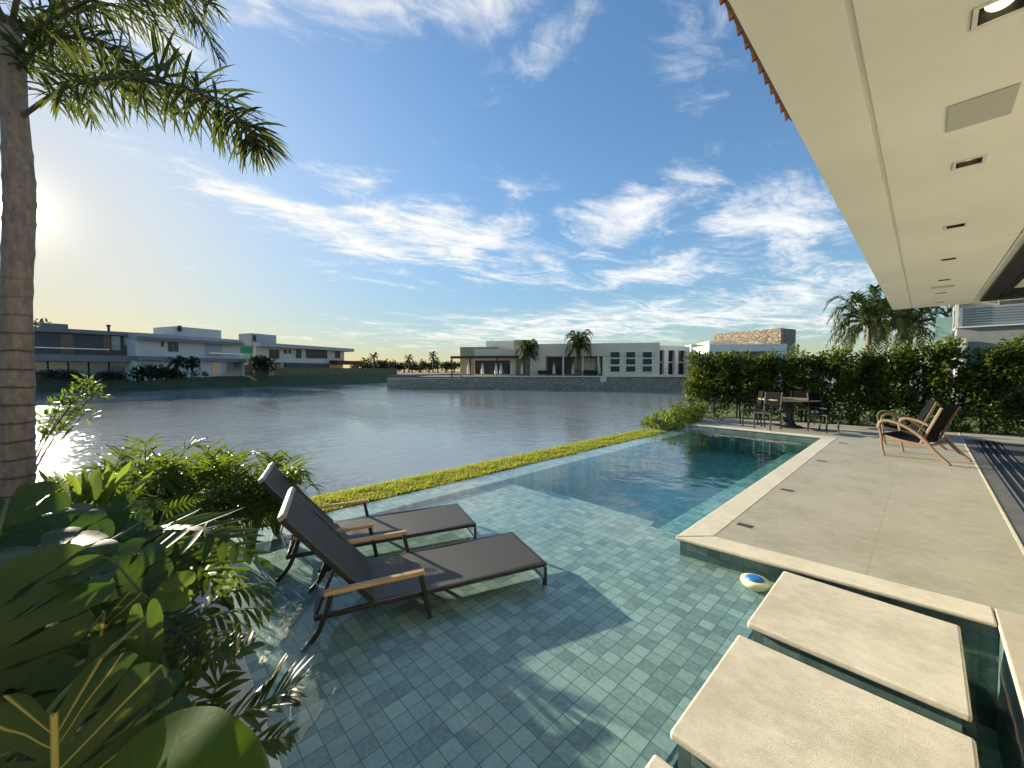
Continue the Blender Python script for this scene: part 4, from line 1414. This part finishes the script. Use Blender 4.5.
# dark house on the left
a, b = plane_x(-12, 370, -73), plane_x(133, 370, -75)
h1 = Facade('dark_house', (a.x, a.y, 0), (b.x, b.y, 0), GZ, 'dark flat-roofed house with glazed ground floor across the lake, leftmost of the three')
h1.part('wall', 'dark_wall', -12, 331, 133, 355, 0, 9, rc=33)
h1.part('wall', 'dark_wall', -12, 360, 133, 377, .6, 9, base=-.4, rc=33)
h1.part('roof', 'mid_band', -12, 327, 134, 331.2, -.5, 9.3, rc=33)
h1.part('balcony', 'mid_band', -12, 354, 132.5, 361, -1.0, .5, rc=33)
h1.part('wall_panel', 'cedar', 60, 334, 74, 354, -.12, -.004)
h1.part('wall_panel', 'cedar', 103, 335, 110, 353, -.12, -.004)
w_ = h1.part('window', 'pale_glass', 111, 336, 120, 350, -.10, -.005)
h1.part('window', 'pale_glass', 124, 337, 128, 345, -.10, -.005)
for k in range(6):
    x0 = 8 + k * 20.5
    h1.part('window', 'pale_glass', x0, 361.5, x0 + 18.5, 376, .45, .595, rc=40)
h1.part('wall', 'grey_wall', 128, 361, 133, 377, -.2, .55)
h1.part('railing', 'alu', 34, 347, 108, 348, -.95, -.9)
h1.part('roof_box', 'mid_band', 40, 322.5, 68, 328, 2, 5)
h1.part('chimney', 'dark_metal', 107.5, 326, 110, 332, 1.5, 1.9)
h1.part('chimney', 'dark_metal', 106.8, 324.6, 110.7, 326.4, 1.4, 2.0)

# white house
a, b = plane_x(135, 370, -73), plane_x(243, 370, -79)
h2 = Facade('white_house', (a.x, a.y, 0), (b.x, b.y, 0), GZ, 'white two-storey flat-roofed house across the lake with grey bands')
h2.part('wall', 'white_wall', 135, 339, 240, 356.2, 0, 10)
h2.part('wall', 'white_wall', 135, 360, 199, 377, .05, 10, base=-.4)
h2.part('parapet', 'grey_wall', 134.5, 332.6, 240, 339.0, -.6, 10)
h2.part('eave', 'mid_band', 134.5, 336.3, 240.5, 339.6, -1.0, -.61)
h2.part('band', 'mid_band', 134.5, 356, 243, 360.2, -.9, 9)
h2.part('garage_wall', 'white_wall', 199, 361.3, 243, 377, -.35, 9, base=-.4)
for x0 in (210, 221, 231):
    h2.part('garage_door', 'pale_glass', x0, 362.5, x0 + 9, 376, -.42, -.352, base=-.2)
h2.part('window', 'glass', 168, 342, 172.5, 351.5, -.08, -.004)
h2.part('window', 'glass', 173.5, 342.2, 178, 351.5, -.08, -.004)
h2.part('window', 'glass', 161, 341, 163.5, 346.5, -.08, -.004)
h2.part('window', 'grey_wall', 205, 343, 222, 356, -.06, -.004)
h2.part('railing', 'alu', 206, 352.5, 240, 353.5, -.85, -.8)
h2.part('roof_box', 'white_wall', 177, 326, 223, 336, .5, 6)
h2.part('chimney', 'dark_metal', 179.5, 325.4, 182.5, 331, .2, .48)

# low modern house
a, b = plane_x(254, 370, -83), plane_x(350, 370, -92)
h3 = Facade('modern_house', (a.x, a.y, 0), (b.x, b.y, 0), GZ, 'pale modern house with long overhanging roof behind the garden wall, rightmost of the three')
h3.part('wall', 'white_wall', 256, 346, 344, 362, 0, 10)
h3.part('wall', 'white_wall', 282, 358, 344, 371, .3, 10, base=-.3)
h3.part('roof', 'grey_wall', 254, 342.6, 349, 346.4, -1.6, 10)
h3.part('tower', 'grey_wall', 253, 333, 278, 346, .5, 4)
h3.part('window', 'dark_metal', 254.6, 335, 257.5, 341, .40, .495)
for x0, x1 in ((269, 279), (284, 286.5), (288.5, 291), (296, 301), (306, 327), (335, 340)):
    h3.part('window', 'glass', x0, 349.3, x1, 358 if x1 - x0 > 4 else 353.5, -.1, -.005)
h3.part('terrace_roof', 'red_roof', 329, 360.5, 356, 364.5, -2.5, -.2)
h3.part('terrace_wall', 'dark_wall', 285, 363, 328, 368, -.4, .28)

gn = Facade('construction_netting', (plane_x(239, 370, -84).x, plane_x(239, 370, -84).y, 0), (plane_x(257, 370, -84).x, plane_x(257, 370, -84).y, 0), GZ,
            'green construction netting between the white house and the modern house', 'netting')
gn.part('netting', 'green_net', 240, 346, 256, 353, 0, .4)
gn.part('netting', 'green_glass', 240, 353.2, 256, 364, .1, .4)
gn.part('base_wall', 'dark_wall', 238, 364.2, 268, 379, .1, .5)

a, b = ground(275, 379, .9), ground(395, 377.0, .95)
a, b = plane_x(275, 370, -80), plane_x(397, 370, -96)
gw = Facade('garden_wall', (a.x, a.y, 0), (b.x, b.y, 0), GZ, 'long olive-grey garden wall along the far lake bank', 'wall')
gw.part('wall', 'fence', 275, 367.4, 397, 378, 0, .2, base=-.4)

# ------------------------------------------------------------------ mansion on the lake point
def frame_at(D, name, label, cat, z0=.9, D2=None):
    a, b = at(400, 371, D), at(700, 371, D2 or D)
    return Facade(name, (a.x, a.y, 0), (b.x, b.y, 0), z0, label, cat)


rw = frame_at(54, 'retaining_wall', 'long rough stone retaining wall at the waterline below the mansion', 'wall', .9)
rw.part('wall', 'stone_wall', 387, 378.2, 462, 392, 0, 30, base=-1.9)
rw.part('wall', 'stone_wall', 462, 377.0, 722, 392, .01, 40, base=-1.9)
rw.part('wall_cap', 'beige_wall', 462, 375.9, 722, 376.9, -.15, 2)
rw.part('railing', 'blue_rail', 390, 376.5, 462, 378.0, .3, .5)

mn = frame_at(63, 'mansion', 'large pale modernist lakeside mansion with square windows and portal', 'mansion', .9, 55)
mn.part('left_block', 'tan_wall', 462, 347.5, 500, 376, -1, 8, base=-.5)
mn.part('wall', 'beige_wall', 477, 350, 517, 376, -1.6, 7, base=-.5)
mn.part('upper_wall', 'pale_wall', 486, 341, 517, 350, 4, 9)
mn.part('chimney_block', 'tan_wall', 514.5, 340.5, 534, 376, -.6, 5, base=-.5)
mn.part('wall', 'beige_wall', 531, 345, 657, 357, -2.0, 9)
mn.part('wall', 'beige_wall', 531, 357, 547, 377, -2.0, 9, base=-.5)
mn.part('wall', 'beige_wall', 602, 356.9, 657, 377, -2.003, 9, base=-.5)
mn.part('wall', 'tan_wall', 547, 357, 602, 376, 1.5, 9, base=-.5)
mn.part('window', 'glass', 549, 358, 572, 373, 1.2, 1.49)
mn.part('window', 'pale_glass', 574, 358, 601, 370, 1.2, 1.49)
for x0 in (563, 582, 597):
    mn.part('column', 'pale_wall', x0, 356.9, x0 + 1.6, 376, -1.9, -1.5, base=-.5)
for x0 in (609.5, 624.5, 640.5):
    fr_ = mn.part('window_frame', 'pale_wall', x0 - .8, 351.6, x0 + 9.6, 373, -2.2, -2.01)
    for y0 in (352.8, 359.4, 366.4):
        mn.part('window', 'glass', x0, y0, x0 + 8.6, y0 + 5.2, -2.28, -2.201)
mn.part('pergola_roof', 'dark_metal', 458, 357, 531, 359, -3.6, -1.61)
for x0 in (458.5, 476, 501, 527):
    mn.part('pergola_post', 'dark_metal', x0, 358.6, x0 + 1.1, 376, -3.55, -3.4, base=-.3)
mn.part('window', 'glass', 478, 361, 512, 374, -1.72, -1.61)
mn.part('terrace', 'beige_wall', 470, 376.2, 605, 378, -3.5, -1.0, base=-.6)
mn.part('plant_box', 'tree_far', 540, 370.5, 561, 374, -2.9, -2.6)
mn.part('plant_box', 'tree_far', 583, 370.8, 597, 374.5, -2.9, -2.6)
# glazed corner bay receding to the right
a = at(656, 371, 57.9)
b = at(690, 371, 60.5)
bay = Facade('glass_bay', (a.x, a.y, 0), (b.x, b.y, 0), .9, 'white bay of tall glass panes between slim columns on the mansion', 'building bay')
bay.o.parent = None
bay.part('wall', 'pale_wall', 656, 345.3, 690, 350, 0, 8)
bay.part('wall', 'glass', 656, 350, 690, 375, .5, 8)
bay.part('base', 'pale_wall', 656, 374.5, 690, 380, -.02, 8, base=-1)
for x0, x1 in ((656, 659.5), (664.5, 668.5), (675, 678.5), (686, 690)):
    bay.part('column', 'pale_wall', x0, 350, x1, 375, 0, .48)
bay.part('transom', 'pale_wall', 656, 361.5, 690, 362.3, .38, .49)

mn.part('rear_wing', 'pale_wall', 691, 344.5, 720, 377, 7, 12, base=-.5)
mn.part('rear_wing', 'beige_wall', 709, 341, 737, 377, 7.5, 14, base=-.5)
mn.part('portal', 'pale_wall', 700, 346.5, 772, 353, -4, 4)
mn.part('portal', 'pale_wall', 700, 353, 706, 380, -4, 4, base=-1)
mn.part('portal', 'pale_wall', 754, 353, 772, 380, -4, 4, base=-1)
mn.part('portal_wall', 'tan_wall', 704, 352, 756, 380, 1, 2, base=-1)
a, b = at(714, 371, 72), at(781, 371, 62)
sb = Facade('stone_tower', (a.x, a.y, 0), (b.x, b.y, 0), .9, 'rough brown stone block rising behind the right end of the mansion', 'stone block')
sb.part('wall', 'stone_block', 714, 334, 781, 377, 0, 4.5, base=-.5)

rg = random.Random(2)
for k, px in enumerate((468.5, 482.5, 496, 501, 512, 522, 554, 573, 599)):
    D = 55.3
    q = at(px, 371, D)
    o = empty('closed_parasol', (q.x, q.y, .75), 0, 'closed pale parasol standing on the mansion terrace', 'parasol', 'closed parasols on the mansion terrace')
    MB().tube([(0, 0, 0), (0, 0, .7)], .05, 6).build('pole', 'dark_metal', o)
    MB().lathe([(.14, .6), (.24, .7), (.19, 1.5), (.05, 2.15)], 8).build('canopy', 'canvas', o)

q = at(528.5, 371, 55)
date_palm((q.x, q.y, .6), 4.1, .2, 1.75, 34, 'shorter shaggy date palm on the mansion terrace', group='date palms on the mansion terrace', seed=21, tz=.24, leafl=.45, lw=.05)
q = at(578.5, 371, 54.5)
date_palm((q.x, q.y, .6), 4.9, .2, 2.35, 40, 'taller round-headed date palm before the mansion front', group='date palms on the mansion terrace', seed=22, tz=.26, leafl=.5, lw=.05)


# ------------------------------------------------------------------ far trees and bank planting
def small_tree(loc, hgt, rad, label, group, seed, name='tree', mat='tree_far', n=14):
    o = empty(name, loc, 0, label, 'tree', group)
    rg = random.Random(seed)
    tm, cm = MB(), MB()
    tm.tube([(0, 0, -.3), (rg.uniform(-.1, .1), 0, hgt * .4), (rg.uniform(-.2, .2), 0, hgt * .75)], [rad * .1, rad * .07, rad * .03], 6)
    for k in range(n):
        a, r_ = rg.uniform(0, 6.28), rad * math.sqrt(rg.random()) * .85
        z = hgt * rg.uniform(.38, .92) * (1 - .2 * (r_ / rad) ** 2)
        e = (r_ * math.cos(a), r_ * math.sin(a), z)
        tm.tube([(0, 0, hgt * .3), e], [rad * .03, rad * .01], 4)
        leafball(cm, e, rad * .36, 40, rad * .22, rad * .055, rg, .8, .2)
    tm.build('trunk', 'twig', o)
    cm.build('crown', mat, o)


def place_px(px, D, z0=.9):
    q = at(px, 371, D)
    return (q.x, q.y, z0)


for k, (px, D, hg, rd) in enumerate([(362, 175, 4.5, 4.5), (370, 180, 6.5, 4.5), (379, 170, 5.2, 4.2), (388, 190, 6.0, 5), (396, 185, 4.6, 4), (404, 195, 5.8, 4.5), (412, 200, 4.6, 4.6),
                                   (420, 185, 6.0, 4.2), (429, 190, 5.2, 4.4), (438, 180, 6.8, 3.8), (446, 175, 5.2, 4), (454, 185, 5.6, 4.4)]):
    small_tree(place_px(px, D), hg, rd, 'small dark tree on the horizon between the modern house and the mansion', 'distant trees across the lake', 100 + k)
for k, (px, D, hg) in enumerate([(374, 165, 8.2), (409, 172, 7.5), (433, 168, 9.0)]):
    date_palm(place_px(px, D), hg * .8, .2, 2.6, 14, ['thin palm on the horizon just right of the modern house', 'thin palm on the horizon midway along the distant trees', 'thin tall palm on the horizon just left of the mansion'][k],
              group='distant palms', seed=60 + k, tz=.25, leafl=.6, lw=.07, mat='tree_far')

for k, (px, D, hg, rd, lab) in enumerate([(265, 66, 3.6, 2.4, 'dark spreading tree in front of the green netting'), (150, 48, 1.25, 2.3, 'dark rounded bush before the white house, under its left window'),
                                         (166, 49, 1.1, 1.5, 'dark low bush before the white house beside its palms'), (178, 50, .9, 1.2, 'dark low bush by the white garage wall'),
                                         (205, 54, 1.2, .45, 'small upright shrub before the white garage wall'), (195.5, 53, 1.2, .4, 'thin upright shrub left of the white garage wall'),
                                         (60, 45, .9, 1.6, 'dark bush before the glazed ground floor of the dark house'), (112, 47, .8, 1.4, 'dark bush at the right of the dark house glazing'),
                                         (46, 70, 11.6, 3.6, 'dark tree crown rising behind the dark house roof beside the palm trunk')]):
    small_tree(place_px(px, D, .7), hg, rd, lab, None, 200 + k, 'bush' if hg < 3 else 'tree', n=16)
for k, (px, D, lab) in enumerate([(178, 49.5, 'small fan palm before the white house, left of the pair'), (192, 51, 'small fan palm before the white house, right of the pair')]):
    date_palm(place_px(px, D, .7), 2.0, .1, 1.15, 14, lab, group='small palms by the white house', seed=80 + k, tz=.1, leafl=.35, lw=.05, mat='tree_far')

# ------------------------------------------------------------------ neighbour's house on the right
YY = 23.0
a, b = EYEP + ray(935, 371) * (YY / ray(935, 371).y), EYEP + ray(1110, 371) * (YY / ray(1110, 371).y)
nb = Facade('neighbour_house', (a.x, a.y, 0), (b.x, b.y, 0), 0, 'grey rendered neighbouring house with balcony railing behind the hedge')
nb.part('wall', 'render_grey', 957, 328, 1110, 372, 0, 8, base=-.2)
nb.part('balcony_edge', 'trim_white', 955, 327.3, 1110, 328.4, -.10, 3)
nb.part('wall', 'grey_wall', 957, 290, 1110, 326.2, 2.2, 7)
nb.part('window', 'pale_glass', 1012, 300, 1060, 326, 2.1, 2.19)
nb.part('railing_panel', 'rail_panel', 960, 308, 1110, 327.2, .03, .06)
for k in range(7):
    nb.part('railing', 'alu', 958, 309 + k * 2.5, 1110, 309.5 + k * 2.5, -.03, .0)
nb.part('post', 'trim_white', 955.5, 303, 959, 327.2, -.1, .0)
nb.part('column', 'dark_wall', 1001, 290, 1009, 327, .3, .8)
nb.part('roof', 'grey_wall', 955, 285, 1110, 292, -.6, 8)
nb.part('wall', 'green_glass', 936, 318, 953, 340, 1.5, 1.8)
nb.part('wall', 'grey_wall', 934, 340, 955, 372, 1.4, 5, base=-.2)
nb.part('gate_post', 'trim_white', 955, 340, 965, 372, -.6, -.05, base=-.2)
